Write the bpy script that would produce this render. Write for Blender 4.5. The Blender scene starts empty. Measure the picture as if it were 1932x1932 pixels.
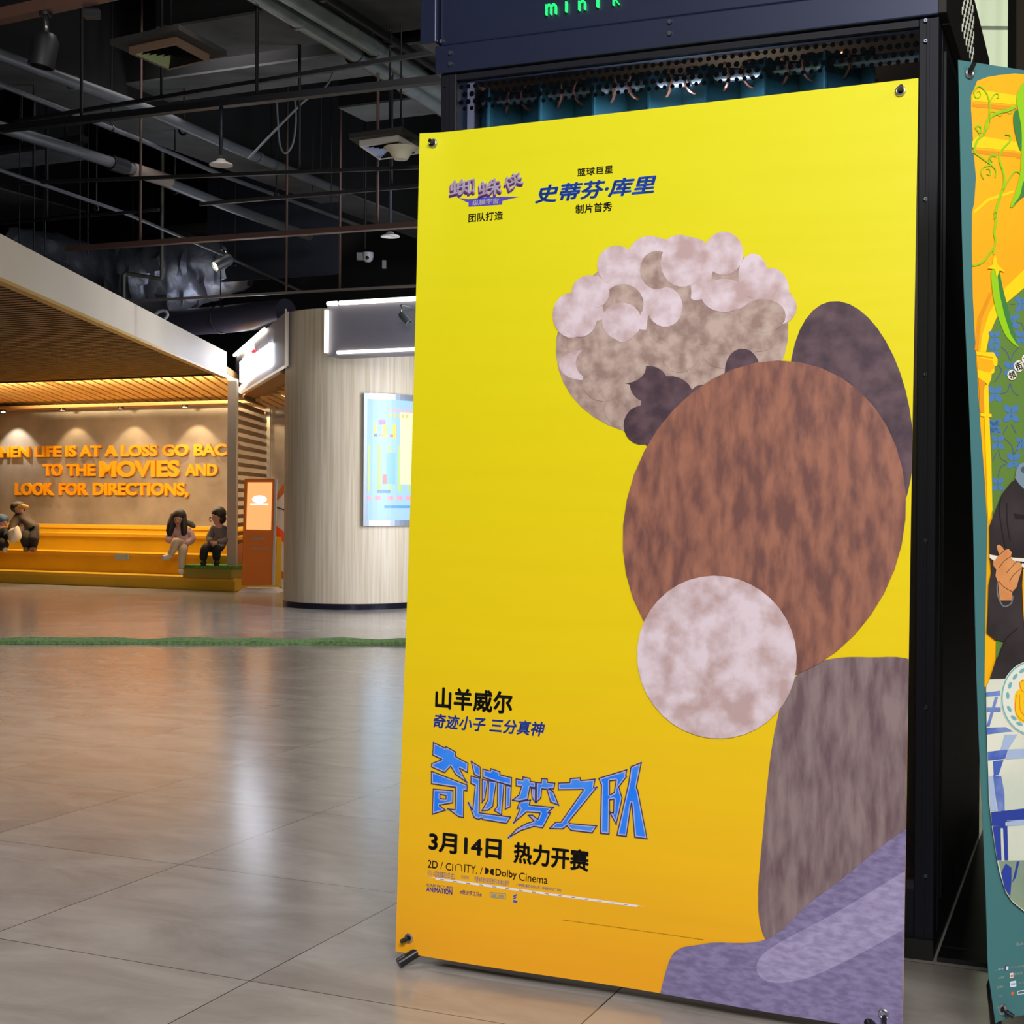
import bpy, bmesh, math, random
from mathutils import Vector, Matrix
random.seed(7)
PI = math.pi
S = bpy.context.scene
COL = S.collection

# ------------------------------------------------------------------ camera, world, lights, exposure
CAMH = 1.12; FPX = 2700.0; CX = 966.0; CY = 945.0; ROLL = 0.006
cam_d = bpy.data.cameras.new('camera'); cam = bpy.data.objects.new('camera', cam_d); COL.objects.link(cam)
cam_d.sensor_width = 36.0; cam_d.lens = 36.0 * FPX / 1932.0
cam_d.shift_y = -(966.0 - CY) / 1932.0
cam_d.clip_end = 200
cam.matrix_world = Matrix.Translation((0, 0, CAMH)) @ Matrix.Rotation(PI / 2, 4, 'X') @ Matrix.Rotation(ROLL, 4, 'Z')
S.camera = cam
W = bpy.data.worlds.new('world'); S.world = W; W.use_nodes = True
W.node_tree.nodes['Background'].inputs[0].default_value = (0.5, 0.55, 0.7, 1)
W.node_tree.nodes['Background'].inputs[1].default_value = 0.02
S.view_settings.view_transform = 'Standard'; S.view_settings.look = 'None'
S.view_settings.exposure = 0.0; S.view_settings.gamma = 1.0
S.view_settings.use_curve_mapping = False
S.cycles.use_denoising = True
S.cycles.max_bounces = 8; S.cycles.sample_clamp_indirect = 4.0

def lamp(kind, name, loc, target, power, color=(1, 1, 1), size=1.0, size_y=None, angle=1.2, blend=0.6):
    d = bpy.data.lights.new(name, kind); d.energy = power; d.color = color
    if kind == 'AREA':
        d.size = size
        if size_y: d.shape = 'RECTANGLE'; d.size_y = size_y
    else:
        d.shadow_soft_size = size
    if kind == 'SPOT': d.spot_size = angle; d.spot_blend = blend
    o = bpy.data.objects.new(name, d); COL.objects.link(o); o.location = loc
    o.rotation_euler = (Vector(target) - Vector(loc)).to_track_quat('-Z', 'Y').to_euler()
    return o
# hall lighting behind the camera and over the floor
lamp('AREA', 'hall_light', (0.3, -2.3, 4.4), (0.3, 3.2, 0.9), 440, (1.0, 0.97, 0.95), 3.2, 1.6)
lamp('AREA', 'hall_light', (4.4, -0.6, 4.0), (2.2, 3.0, 1.2), 45, (1.0, 0.97, 0.93), 1.6, 1.2)
for (x, y, w) in ((-4.2, 3.2, 760), (-2.6, 5.4, 430), (-4.6, 7.6, 130), (-1.4, 8.8, 300), (-4.4, 13.2, 420), (-2.6, 12.6, 420)):  # last two spots added to brighten the back floor
    lamp('SPOT', 'hall_spot', (x, y, 6.0), (x + 0.2, y + 0.4, 0), w, (1.0, 0.96, 0.95), 0.25, angle=1.9, blend=1.0)
lamp('AREA', 'unseen_light', (0.9, 12.6, 1.9), (-1.4, 15.2, 1.3), 170, (0.82, 0.88, 1.0), 1.4, 2.4)
lamp('AREA', 'unseen_light', (3.1, 5.6, 4.3), (3.6, 8.9, 2.8), 85, (0.93, 1.0, 0.84), 1.2, 0.6)  # added out of view to brighten the pale wall

# ------------------------------------------------------------------ geometry helpers
TH = math.radians(24.0)
E1 = Vector((math.cos(TH), -math.sin(TH), 0)); E2 = Vector((math.sin(TH), math.cos(TH), 0)); EZ = Vector((0, 0, 1))
def B(p, q, z=0.0): return E1 * p + E2 * q + EZ * z           # building grid -> world
EYE = Vector((0, 0, CAMH))
def ray(px, py):
    u = px - CX; v = py - CY; c = math.cos(ROLL); s = math.sin(ROLL)
    return Vector(((u * c + v * s) / FPX, 1.0, -(-u * s + v * c) / FPX))
def hit(px, py, pt, n):
    r = ray(px, py); return EYE + r * ((Vector(pt) - EYE).dot(n) / r.dot(n))
def Zp(px, py, z): return hit(px, py, (0, 0, z), EZ)
def Qp(px, py, q): return hit(px, py, E2 * q, E2)
def Yp(px, py, y): return hit(px, py, (0, y, 0), Vector((0, 1, 0)))
def Xp(px, py, x): return hit(px, py, (x, 0, 0), Vector((1, 0, 0)))

def lin(c):
    return tuple(((v / 255.0) / 12.92 if v / 255.0 <= 0.04045 else ((v / 255.0 + 0.055) / 1.055) ** 2.4) for v in c) + (1.0,)
MATS = {}
def mat(name, rgb, rough=0.5, metal=0.0, noise=0.0, nscale=8.0, emit=0.0, rgb2=None, stretch=None, bump=0.0, spec=0.5, alpha=1.0):
    if name in MATS: return MATS[name]
    m = bpy.data.materials.new(name); m.use_nodes = True; nt = m.node_tree; b = nt.nodes['Principled BSDF']
    b.inputs['Base Color'].default_value = lin(rgb); b.inputs['Roughness'].default_value = rough
    b.inputs['Metallic'].default_value = metal; b.inputs['Specular IOR Level'].default_value = spec
    if emit > 0:
        b.inputs['Emission Color'].default_value = lin(rgb); b.inputs['Base Color'].default_value = tuple(v * .35 for v in lin(rgb)[:3]) + (1,); b.inputs['Emission Strength'].default_value = emit
    if noise > 0 or rgb2 or bump:
        tc = nt.nodes.new('ShaderNodeTexCoord'); mp = nt.nodes.new('ShaderNodeMapping'); nz = nt.nodes.new('ShaderNodeTexNoise')
        if stretch: mp.inputs['Scale'].default_value = stretch
        nt.links.new(tc.outputs['Object'], mp.inputs[0]); nt.links.new(mp.outputs[0], nz.inputs['Vector'])
        nz.inputs['Scale'].default_value = nscale; nz.inputs['Detail'].default_value = 5
        if noise > 0 or rgb2:
            cr = nt.nodes.new('ShaderNodeValToRGB'); c1 = lin(rgb)
            c2 = lin(rgb2) if rgb2 else tuple(v * (1 - noise) for v in c1[:3]) + (1,)
            cr.color_ramp.elements[0].position = 0.36; cr.color_ramp.elements[1].position = 0.64
            cr.color_ramp.elements[0].color = c2; cr.color_ramp.elements[1].color = c1
            nt.links.new(nz.outputs[0], cr.inputs[0]); nt.links.new(cr.outputs[0], b.inputs['Base Color'])
        if bump:
            bp = nt.nodes.new('ShaderNodeBump'); bp.inputs['Strength'].default_value = bump; bp.inputs['Distance'].default_value = 0.02
            nt.links.new(nz.outputs[0], bp.inputs['Height']); nt.links.new(bp.outputs[0], b.inputs['Normal'])
    MATS[name] = m; return m

def tag(o, label=None, cat=None, group=None, kind=None):
    if label: o['label'] = label
    if cat: o['category'] = cat
    if group: o['group'] = group
    if kind: o['kind'] = kind
    return o
def thing(name, loc, label, cat, group=None):
    o = bpy.data.objects.new(name, None); COL.objects.link(o); o.location = loc; o.empty_display_size = 0.1
    return tag(o, label, cat, group)
def org(o):                                   # world origin of an object with unrotated parents
    v = Vector((0, 0, 0))
    while o is not None: v = v + o.location; o = o.parent
    return v

class MB:                                     # collects shapes in world space; build() links them as one mesh object
    def __init__(s): s.v = []; s.f = []; s.mi = []; s.sm = []
    def add(s, vs, fs, mi=0, smooth=False):
        k = len(s.v); s.v += [Vector(v) for v in vs]
        for f in fs: s.f.append([k + i for i in f]); s.mi.append(mi); s.sm.append(smooth)
        return s
    def hexa(s, c, mi=0):                     # 8 corners: bottom 4 ccw, top 4
        return s.add(c, [(3, 2, 1, 0), (4, 5, 6, 7), (0, 1, 5, 4), (1, 2, 6, 5), (2, 3, 7, 6), (3, 0, 4, 7)], mi)
    def boxb(s, p0, p1, q0, q1, z0, z1, mi=0):   # box in the building grid
        return s.hexa([B(p0, q0, z0), B(p1, q0, z0), B(p1, q1, z0), B(p0, q1, z0), B(p0, q0, z1), B(p1, q0, z1), B(p1, q1, z1), B(p0, q1, z1)], mi)
    def box(s, x0, x1, y0, y1, z0, z1, mi=0):
        return s.hexa([(x0, y0, z0), (x1, y0, z0), (x1, y1, z0), (x0, y1, z0), (x0, y0, z1), (x1, y0, z1), (x1, y1, z1), (x0, y1, z1)], mi)
    def boxf(s, o, a, b, c, mi=0):            # box from a corner and three edge vectors
        o = Vector(o); a = Vector(a); b = Vector(b); c = Vector(c)
        return s.hexa([o, o + a, o + a + b, o + b, o + c, o + a + c, o + a + b + c, o + b + c], mi)
    def tube(s, pts, r, n=10, mi=0, cap=True):
        pts = [Vector(p) for p in pts]; rs = r if isinstance(r, (list, tuple)) else [r] * len(pts)
        k = len(s.v); up = None
        for i, p in enumerate(pts):
            t = ((pts[i] - pts[i - 1]).normalized() if i > 0 else Vector((0, 0, 0))) + ((pts[i + 1] - pts[i]).normalized() if i < len(pts) - 1 else Vector((0, 0, 0)))
            t = t.normalized() if t.length > 1e-6 else Vector((0, 0, 1))
            if up is None: up = Vector((0, 0, 1)) if abs(t.z) < 0.9 else Vector((1, 0, 0))
            a = t.cross(up).normalized(); b2 = t.cross(a).normalized(); up = -b2 if b2.dot(up) < 0 else b2
            a = t.cross(up).normalized()
            for j in range(n):
                g = 2 * PI * j / n; s.v.append(p + (a * math.cos(g) + up * math.sin(g)) * rs[i])
        for i in range(len(pts) - 1):
            for j in range(n):
                s.f.append([k + i * n + j, k + i * n + (j + 1) % n, k + (i + 1) * n + (j + 1) % n, k + (i + 1) * n + j]); s.mi.append(mi); s.sm.append(True)
        if cap:
            s.f.append([k + j for j in range(n)][::-1]); s.mi.append(mi); s.sm.append(False)
            s.f.append([k + (len(pts) - 1) * n + j for j in range(n)]); s.mi.append(mi); s.sm.append(False)
        return s
    def lathe(s, base, axis, prof, n=24, mi=0):   # prof: (radius, height along axis)
        base = Vector(base); ax = Vector(axis).normalized()
        a = ax.cross(Vector((0, 0, 1)) if abs(ax.z) < 0.9 else Vector((1, 0, 0))).normalized(); b2 = ax.cross(a)
        k = len(s.v)
        for (r, h) in prof:
            for j in range(n):
                g = 2 * PI * j / n; s.v.append(base + ax * h + (a * math.cos(g) + b2 * math.sin(g)) * max(r, 1e-4))
        for i in range(len(prof) - 1):
            for j in range(n):
                s.f.append([k + i * n + j, k + i * n + (j + 1) % n, k + (i + 1) * n + (j + 1) % n, k + (i + 1) * n + j]); s.mi.append(mi); s.sm.append(True)
        return s
    def torus(s, c, axis, R, r, n=20, m=8, mi=0):
        return s.lathe(c, axis, [(R + r * math.cos(2 * PI * i / m), r * math.sin(2 * PI * i / m)) for i in range(m + 1)], n, mi)
    def ball(s, c, r, n=16, m=10, mi=0, sc=(1, 1, 1)):
        k = len(s.v); c = Vector(c)
        for i in range(m + 1):
            t = PI * i / m
            for j in range(n):
                g = 2 * PI * j / n
                s.v.append(c + Vector((r * sc[0] * math.sin(t) * math.cos(g), r * sc[1] * math.sin(t) * math.sin(g), r * sc[2] * math.cos(t))))
        for i in range(m):
            for j in range(n):
                s.f.append([k + i * n + j, k + i * n + (j + 1) % n, k + (i + 1) * n + (j + 1) % n, k + (i + 1) * n + j]); s.mi.append(mi); s.sm.append(True)
        return s
    def build(s, name, m, parent=None, loc=None, bevel=0.0):
        me = bpy.data.meshes.new(name); o = bpy.data.objects.new(name, me)
        if parent is not None:
            base = org(parent); o.parent = parent
        else:
            if loc is None:
                lo = Vector((min(v.x for v in s.v), min(v.y for v in s.v), min(v.z for v in s.v))); hi = Vector((max(v.x for v in s.v), max(v.y for v in s.v), 0))
                loc = Vector(((lo.x + hi.x) / 2, (lo.y + hi.y) / 2, lo.z))
            base = Vector(loc); o.location = base
        me.from_pydata([v - base for v in s.v], [], s.f)
        for mm in (m if isinstance(m, (list, tuple)) else [m]): me.materials.append(mm)
        for pl, mi, sm in zip(me.polygons, s.mi, s.sm): pl.material_index = mi; pl.use_smooth = sm
        bm = bmesh.new(); bm.from_mesh(me); bmesh.ops.remove_doubles(bm, verts=bm.verts, dist=1e-6)
        bmesh.ops.recalc_face_normals(bm, faces=bm.faces)
        for e in bm.edges:
            if len(e.link_faces) == 2 and e.calc_face_angle(0) > 0.75: e.smooth = False
        bm.to_mesh(me); bm.free(); me.update()
        COL.objects.link(o)
        if bevel:
            md = o.modifiers.new('bevel', 'BEVEL'); md.width = bevel; md.segments = 2; md.limit_method = 'ANGLE'
        return o

# flat fills: text and polygons as 2D meshes (verts, faces)
def _grab(cu):
    o = bpy.data.objects.new('tmp', cu); COL.objects.link(o)
    dg = bpy.context.evaluated_depsgraph_get(); dg.update()
    me = bpy.data.meshes.new_from_object(o.evaluated_get(dg))
    vs = [v.co.copy() for v in me.vertices]; fs = [list(p.vertices) for p in me.polygons]
    bpy.data.objects.remove(o); bpy.data.curves.remove(cu); bpy.data.meshes.remove(me)
    return vs, fs
def text2d(body, bold=0.0, shear=0.0, extrude=0.0, spacing=1.0, res=4):
    cu = bpy.data.curves.new('tmp', 'FONT'); cu.body = body; cu.offset = bold if extrude else min(bold, 0.0); cu.shear = shear; cu.extrude = extrude
    cu.space_character = spacing; cu.resolution_u = res
    vs, fs = _grab(cu)
    if bold > 0 and not extrude:                # heavier strokes: the outline drawn again, shifted all around
        n = len(vs); V = list(vs); F = list(fs)
        for k in range(8):
            d = Vector((math.cos(k * PI / 4), math.sin(k * PI / 4), 0)) * bold; o = len(V)
            V += [v + d for v in vs]; F += [[i + o for i in f] for f in fs]
        vs, fs = V, F
    return vs, fs
def fill2d(loops, offset=0.0):
    cu = bpy.data.curves.new('tmp', 'CURVE'); cu.dimensions = '2D'; cu.fill_mode = 'BOTH'; cu.offset = offset
    for lp in loops:
        sp = cu.splines.new('POLY'); sp.points.add(len(lp) - 1)
        for pt, c in zip(sp.points, lp): pt.co = (c[0], c[1], 0, 1)
        sp.use_cyclic_u = True
    return _grab(cu)
def bbox2d(vs):
    return min(v[0] for v in vs), max(v[0] for v in vs), min(v[1] for v in vs), max(v[1] for v in vs)
def islands(vs, fs):
    par = list(range(len(vs)))
    def fd(i):
        while par[i] != i: par[i] = par[par[i]]; i = par[i]
        return i
    for f in fs:
        for i in f[1:]: par[fd(i)] = fd(f[0])
    d = {}
    for fi, f in enumerate(fs): d.setdefault(fd(f[0]), []).append(fi)
    out = []
    for k, fl in d.items():
        ids = sorted({i for fi in fl for i in fs[fi]}); mp = {i: n for n, i in enumerate(ids)}
        out.append(([vs[i] for i in ids], [[mp[i] for i in fs[fi]] for fi in fl]))
    out.sort(key=lambda t: min(v[0] for v in t[0])); return out
def ellipse(cx, cy, rx, ry, rot=0.0, n=40):
    c = math.cos(rot); s_ = math.sin(rot)
    return [(cx + rx * math.cos(2 * PI * i / n) * c - ry * math.sin(2 * PI * i / n) * s_, cy + rx * math.cos(2 * PI * i / n) * s_ + ry * math.sin(2 * PI * i / n) * c) for i in range(n)]
def spline(pts, n=6, closed=True):
    out = []; N = len(pts); rng = N if closed else N - 1
    for i in range(rng):
        g = lambda k: pts[k % N] if closed else pts[max(0, min(N - 1, k))]
        p0, p1, p2, p3 = g(i - 1), g(i), g(i + 1), g(i + 2)
        for j in range(n):
            t = j / n
            out.append(tuple(0.5 * ((2 * p1[a]) + (-p0[a] + p2[a]) * t + (2 * p0[a] - 5 * p1[a] + 4 * p2[a] - p3[a]) * t * t + (-p0[a] + 3 * p1[a] - 3 * p2[a] + p3[a]) * t ** 3) for a in range(2)))
    if not closed: out.append(tuple(pts[-1]))
    return out
def ribbon(pts, w):                            # closed outline of a stroke of width w along 2D pts (w may taper)
    L = []; R = []; n = len(pts)
    for i, p in enumerate(pts):
        a = pts[max(0, i - 1)]; b = pts[min(n - 1, i + 1)]; dx, dy = b[0] - a[0], b[1] - a[1]; l = math.hypot(dx, dy) or 1
        ww = (w[0] + (w[1] - w[0]) * i / (n - 1)) if isinstance(w, (tuple, list)) else w
        L.append((p[0] - dy / l * ww / 2, p[1] + dx / l * ww / 2)); R.append((p[0] + dy / l * ww / 2, p[1] - dx / l * ww / 2))
    return L + R[::-1]

class Panel:                                   # a printed sheet in space: u to the right, v up, prints follow its surface
    def __init__(s, o, yaw, lean, roll, w, h, disp=None):
        e = Vector((math.cos(yaw), -math.sin(yaw), 0)); b = Vector((math.sin(yaw), math.cos(yaw), 0))
        up = EZ * math.cos(lean) + b * math.sin(lean)
        s.e = e * math.cos(roll) + up * math.sin(roll); s.u = up * math.cos(roll) - e * math.sin(roll)
        s.n = s.e.cross(s.u); s.o = Vector(o); s.w = w; s.h = h; s.disp = disp or (lambda u, v: 0.0)
    def pt(s, u, v, off=0.0): return s.o + s.e * u + s.u * v + s.n * (s.disp(u, v) + off)
    def uv(s, px, py):
        d = hit(px, py, s.o, s.n) - s.o; return d.dot(s.e), d.dot(s.u)
    def sheet(s, name, m, parent, th=0.0012, nu=40, nv=64):
        mb = MB(); g = lambda u, v, o: s.pt(u * s.w, v * s.h, o)
        for o_, flip in ((0.0, 0), (-th, 1)):
            vs = [g(i / nu, j / nv, o_) for j in range(nv + 1) for i in range(nu + 1)]
            fs = [(j * (nu + 1) + i, j * (nu + 1) + i + 1, (j + 1) * (nu + 1) + i + 1, (j + 1) * (nu + 1) + i) for j in range(nv) for i in range(nu)]
            mb.add(vs, fs, 0, True)
        k = (nu + 1) * (nv + 1)
        rim = [i for i in range(nu + 1)] + [j * (nu + 1) + nu for j in range(1, nv + 1)] + [nv * (nu + 1) + i for i in range(nu - 1, -1, -1)] + [j * (nu + 1) for j in range(nv - 1, 0, -1)]
        for a, b in zip(rim, rim[1:] + rim[:1]): mb.f.append([a, b, b + k, a + k]); mb.mi.append(0); mb.sm.append(False)
        return mb.build(name, m, parent)
    def lay(s, mb, flat, off, cell=None, mi=0, clip=True):
        vs, fs = flat
        if cell:
            bm = bmesh.new(); bv = [bm.verts.new((v[0], v[1], 0)) for v in vs]
            for f in fs:
                try: bm.faces.new([bv[i] for i in f])
                except ValueError: pass
            for ax, top in ((0, s.w), (1, s.h)):
                for k in range(0, int(top / cell) + 1):
                    co = [0, 0, 0]; no = [0, 0, 0]; co[ax] = k * cell; no[ax] = 1
                    bmesh.ops.bisect_plane(bm, geom=bm.verts[:] + bm.edges[:] + bm.faces[:], plane_co=co, plane_no=no)
            if clip:
                for co, no in (((0, 0, 0), (-1, 0, 0)), ((s.w, 0, 0), (1, 0, 0)), ((0, 0, 0), (0, -1, 0)), ((0, s.h, 0), (0, 1, 0))):
                    bmesh.ops.bisect_plane(bm, geom=bm.verts[:] + bm.edges[:] + bm.faces[:], plane_co=co, plane_no=no, clear_outer=True)
            bm.verts.index_update(); vs = [v.co.copy() for v in bm.verts]; fs = [[v.index for v in f.verts] for f in bm.faces]; bm.free()
        mb.add([s.pt(v[0], v[1], off) for v in vs], fs, mi); return mb
    def loop(s, pts): return [s.uv(*p) for p in pts]
    def poly(s, mb, loops, off, cell=None, offset=0.0, mi=0): return s.lay(mb, fill2d([s.loop(l) for l in loops], offset), off, cell, mi)
    def edge(s, mb, loops, off, w_in, w_out):   # an even border along closed outlines: w_in inside, w_out outside
        for li, lp in enumerate(loops):
            P = s.loop(lp); n = len(P); area = sum(P[i][0] * P[(i + 1) % n][1] - P[(i + 1) % n][0] * P[i][1] for i in range(n))
            sg = (1 if area > 0 else -1) * (1 if li == 0 else -1)
            for i in range(n):
                a, b, z, c = P[i], P[(i + 1) % n], P[i - 1], P[(i + 2) % n]; dx, dy = b[0] - a[0], b[1] - a[1]; l = math.hypot(dx, dy)
                if l < 1e-6: continue
                dx /= l; dy /= l; nx, ny = -dy * sg, dx * sg
                def ext(p, q, r):               # lengthen only at inward corners
                    cr = ((q[0] - p[0]) * (r[1] - q[1]) - (q[1] - p[1]) * (r[0] - q[0])) * sg
                    return w_in * .5 if cr < 0 else w_out
                e0, e1 = ext(z, a, b), ext(a, b, c)
                q = [(a[0] - dx * e0 - nx * w_out, a[1] - dy * e0 - ny * w_out), (b[0] + dx * e1 - nx * w_out, b[1] + dy * e1 - ny * w_out), (b[0] + dx * e1 + nx * w_in, b[1] + dy * e1 + ny * w_in), (a[0] - dx * e0 + nx * w_in, a[1] - dy * e0 + ny * w_in)]
                s.lay(mb, (q, [[0, 1, 2, 3]]), off)
        return mb
    def text(s, mb, body, bl, tr, off, bold=0.012, shear=0.0, spacing=1.0, rot=0.0, mi=0):
        vs, fs = text2d(body, bold, shear, 0, spacing); x0, x1, y0, y1 = bbox2d(vs)
        (u0, v0), (u1, v1) = s.uv(*bl), s.uv(*tr); cu, cv = (u0 + u1) / 2, (v0 + v1) / 2; c = math.cos(rot); q = math.sin(rot)
        out = []
        for v in vs:
            a = (v[0] - x0) / (x1 - x0) * (u1 - u0) + u0 - cu; b = (v[1] - y0) / (y1 - y0) * (v1 - v0) + v0 - cv
            out.append((cu + a * c - b * q, cv + a * q + b * c))
        return s.lay(mb, (out, fs), off, None, mi)
# ------------------------------------------------------------------ floor, walls, ceiling
def floor_material():
    m = bpy.data.materials.new('floor_tiles'); m.use_nodes = True; nt = m.node_tree; N = nt.nodes; L = nt.links; b = N['Principled BSDF']
    tc = N.new('ShaderNodeTexCoord'); sep = N.new('ShaderNodeSeparateXYZ'); L.new(tc.outputs['Object'], sep.inputs[0])
    def math_(op, a, c=None):
        n = N.new('ShaderNodeMath'); n.operation = op
        for i, x in enumerate((a, c)):
            if x is None: continue
            if isinstance(x, (int, float)): n.inputs[i].default_value = x
            else: L.new(x, n.inputs[i])
        return n.outputs[0]
    def edge(axis, off):
        t = math_('MODULO', math_('ADD', sep.outputs[axis], 80.0 - off), 0.8)
        return math_('MINIMUM', t, math_('SUBTRACT', 0.8, t))
    g = math_('LESS_THAN', math_('MINIMUM', edge(0, -1.905), edge(1, 3.595)), 0.0017)
    cell = N.new('ShaderNodeCombineXYZ')
    L.new(math_('FLOOR', math_('DIVIDE', math_('ADD', sep.outputs[0], 81.905), 0.8)), cell.inputs[0])
    L.new(math_('FLOOR', math_('DIVIDE', math_('ADD', sep.outputs[1], 76.405), 0.8)), cell.inputs[1])
    wn = N.new('ShaderNodeTexWhiteNoise'); L.new(cell.outputs[0], wn.inputs['Vector'])
    addv = N.new('ShaderNodeVectorMath'); addv.operation = 'MULTIPLY_ADD'; L.new(wn.outputs['Color'], addv.inputs[0]); addv.inputs[1].default_value = (9, 9, 9); L.new(tc.outputs['Object'], addv.inputs[2])
    mp = N.new('ShaderNodeMapping'); mp.inputs['Scale'].default_value = (1.0, 2.2, 1); mp.inputs['Rotation'].default_value = (0, 0, 0.5); L.new(addv.outputs[0], mp.inputs[0])
    nz = N.new('ShaderNodeTexNoise'); nz.inputs['Scale'].default_value = 2.2; nz.inputs['Detail'].default_value = 7; nz.inputs['Roughness'].default_value = 0.62; nz.inputs['Distortion'].default_value = 0.6
    L.new(mp.outputs[0], nz.inputs['Vector'])
    cr = N.new('ShaderNodeValToRGB'); e = cr.color_ramp.elements
    e[0].position = 0.3; e[0].color = lin((138, 129, 123)); e[1].position = 0.7; e[1].color = lin((170, 163, 157)); L.new(nz.outputs[0], cr.inputs[0])
    mix = N.new('ShaderNodeMixRGB'); mix.inputs[2].default_value = lin((58, 52, 50)); L.new(g, mix.inputs[0]); L.new(cr.outputs[0], mix.inputs[1])
    L.new(mix.outputs[0], b.inputs['Base Color'])
    rr = N.new('ShaderNodeMapRange'); rr.inputs['To Min'].default_value = 0.165; rr.inputs['To Max'].default_value = 0.215; L.new(nz.outputs[0], rr.inputs[0]); L.new(rr.outputs[0], b.inputs['Roughness'])
    b.inputs['Specular IOR Level'].default_value = 0.95
    return m
def plane_grid(name, m, p0, p1, q0, q1, z, kind='structure', th=0.1):
    me = bpy.data.meshes.new(name); o = bpy.data.objects.new(name, me); COL.objects.link(o); o.rotation_euler = (0, 0, -TH); o.location = (0, 0, z)
    v = [(p0, q0, -th), (p1, q0, -th), (p1, q1, -th), (p0, q1, -th), (p0, q0, 0), (p1, q0, 0), (p1, q1, 0), (p0, q1, 0)]
    me.from_pydata(v, [], [(3, 2, 1, 0), (4, 5, 6, 7), (0, 1, 5, 4), (1, 2, 6, 5), (2, 3, 7, 6), (3, 0, 4, 7)])
    me.materials.append(m); o['kind'] = kind; return o
plane_grid('floor', floor_material(), -26, 14, -8, 20, 0.0)
M_black = mat('soffit_black', (8, 8, 9), 0.9, noise=0.4, nscale=2)
M_slab = mat('slab_concrete', (92, 93, 91), 0.9, noise=0.35, nscale=1.6, rgb2=(66, 66, 65))
ceil = MB().boxb(-26, 14, -8, 22, 6.4, 6.5).build('ceiling', M_black); ceil['kind'] = 'structure'
def px_p(px, py, z): return Zp(px, py, z).dot(E1)
for q0, q1, z, pa, pb in ((1.5, 2.6, 5.1, -26, 12), (5.3, 6.6, 5.1, -26, 12), (9.6, 10.45, 5.0, -26, px_p(100, 120, 5.0)), (9.6, 10.45, 5.0, px_p(325, 70, 5.0), 12), (10.78, 11.42, 5.0, px_p(176, 180, 5.0), 12),
                          (12.2, 13.0, 5.0, -26, px_p(120, 290, 5.0)), (12.25, 12.8, 5.0, px_p(640, 205, 5.0), 12), (13.8, 15.4, 5.0, -26, px_p(85, 380, 5.0)), (16.45, 17.1, 4.95, px_p(290, 430, 4.95), px_p(545, 420, 4.95))):
    o = MB().boxb(pa, pb, q0, q1, z + .02, 6.4).build('beam', M_black, ceil); MB().boxb(pa, pb, q0, q1, z, z + .02).build('soffit', M_slab, o)  # beam sides painted black as shaded gaps, undersides grey as lit from below
pa, pb = px_p(0, 165, 4.78), px_p(0, 112, 4.78)
o = MB().boxb(pa, pb, 6.5, 19.5, 4.80, 6.4).build('beam', M_black, ceil); MB().boxb(pa, pb, 6.5, 19.5, 4.78, 4.80).build('soffit', M_slab, o)
M_wallplaster = mat('wall_plaster', (160, 144, 122), 0.75, noise=0.3, nscale=1.3, rgb2=(124, 110, 94))
QW = 17.0
wb = MB().boxb(-26, -7.0, QW, QW + 0.2, 0, 2.5).build('wall_back', M_wallplaster); wb['kind'] = 'structure'
wb2 = MB().boxb(-26, 14, 20, 20.2, 0, 6.4).build('wall_back_upper', mat('dark_paint', (14, 14, 16), 0.9)); wb2['kind'] = 'structure'; wb2.name = 'wall_north'
wl = MB().boxb(-26.2, -26, -8, 20, 0, 6.4).build('wall_left', mat('dark_paint', (14, 14, 16))); wl['kind'] = 'structure'
wpan = MB().boxb(Qp(392, 250, 15.2).dot(E1), Qp(640, 250, 15.2).dot(E1), 15.2, 15.25, 3.9, 5.6).build('trim_1', mat('blue_grey_panel', (40, 42, 54), 0.8, noise=0.3, nscale=1.5)); wpan['kind'] = 'structure'
# bright wall seen past the booth, top right
M_pale = mat('pale_wall', (226, 236, 208), 0.6)
wr = MB(); wr.box(2.5, 3.42, 9.0, 9.1, 0, 4.10); wr.box(2.5, 3.42, 9.004, 9.1, 4.125, 6.4)
wr = wr.build('wall_right', M_pale); wr['kind'] = 'structure'
g = MB().box(2.5, 3.42, 9.02, 9.08, 4.10, 4.125).build('panel_joint', mat('joint_grey', (120, 126, 112), 0.7), wr)

# ------------------------------------------------------------------ canopy over the seating
M_fasc = mat('canopy_fascia', (214, 200, 182), 0.55, noise=0.06, nscale=1.0)
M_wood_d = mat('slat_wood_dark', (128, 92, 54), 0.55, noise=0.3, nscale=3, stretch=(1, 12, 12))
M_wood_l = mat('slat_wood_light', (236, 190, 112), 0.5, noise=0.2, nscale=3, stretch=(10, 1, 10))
M_gold = mat('canopy_edge', (190, 150, 78), 0.45)
XF = -3.45; QL = 14.07
can = thing('canopy', (-6.5, 14.0, 2.5), 'low canopy with pale fascia and wooden slatted underside above the yellow steps', 'canopy')
MB().box(XF - 0.06, XF, 5.0, 17.25, 2.60, 2.895).build('fascia', M_fasc, can)
MB().box(XF - 0.07, XF + 0.004, 5.0, 17.3, 2.578, 2.603).build('edge_trim', M_gold, can)
def pmax(q): return (XF - 0.06 - q * math.sin(TH)) / math.cos(TH)
sl = MB(); q = 6.6
while q < QL:
    sl.hexa([B(-15.5, q, 2.60), B(pmax(q), q, 2.60), B(pmax(q + .06), q + .06, 2.60), B(-15.5, q + .06, 2.60), B(-15.5, q, 2.66), B(pmax(q), q, 2.66), B(pmax(q + .06), q + .06, 2.66), B(-15.5, q + .06, 2.66)])
    q += 0.105
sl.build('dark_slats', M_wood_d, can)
q0 = 5.0
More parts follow.
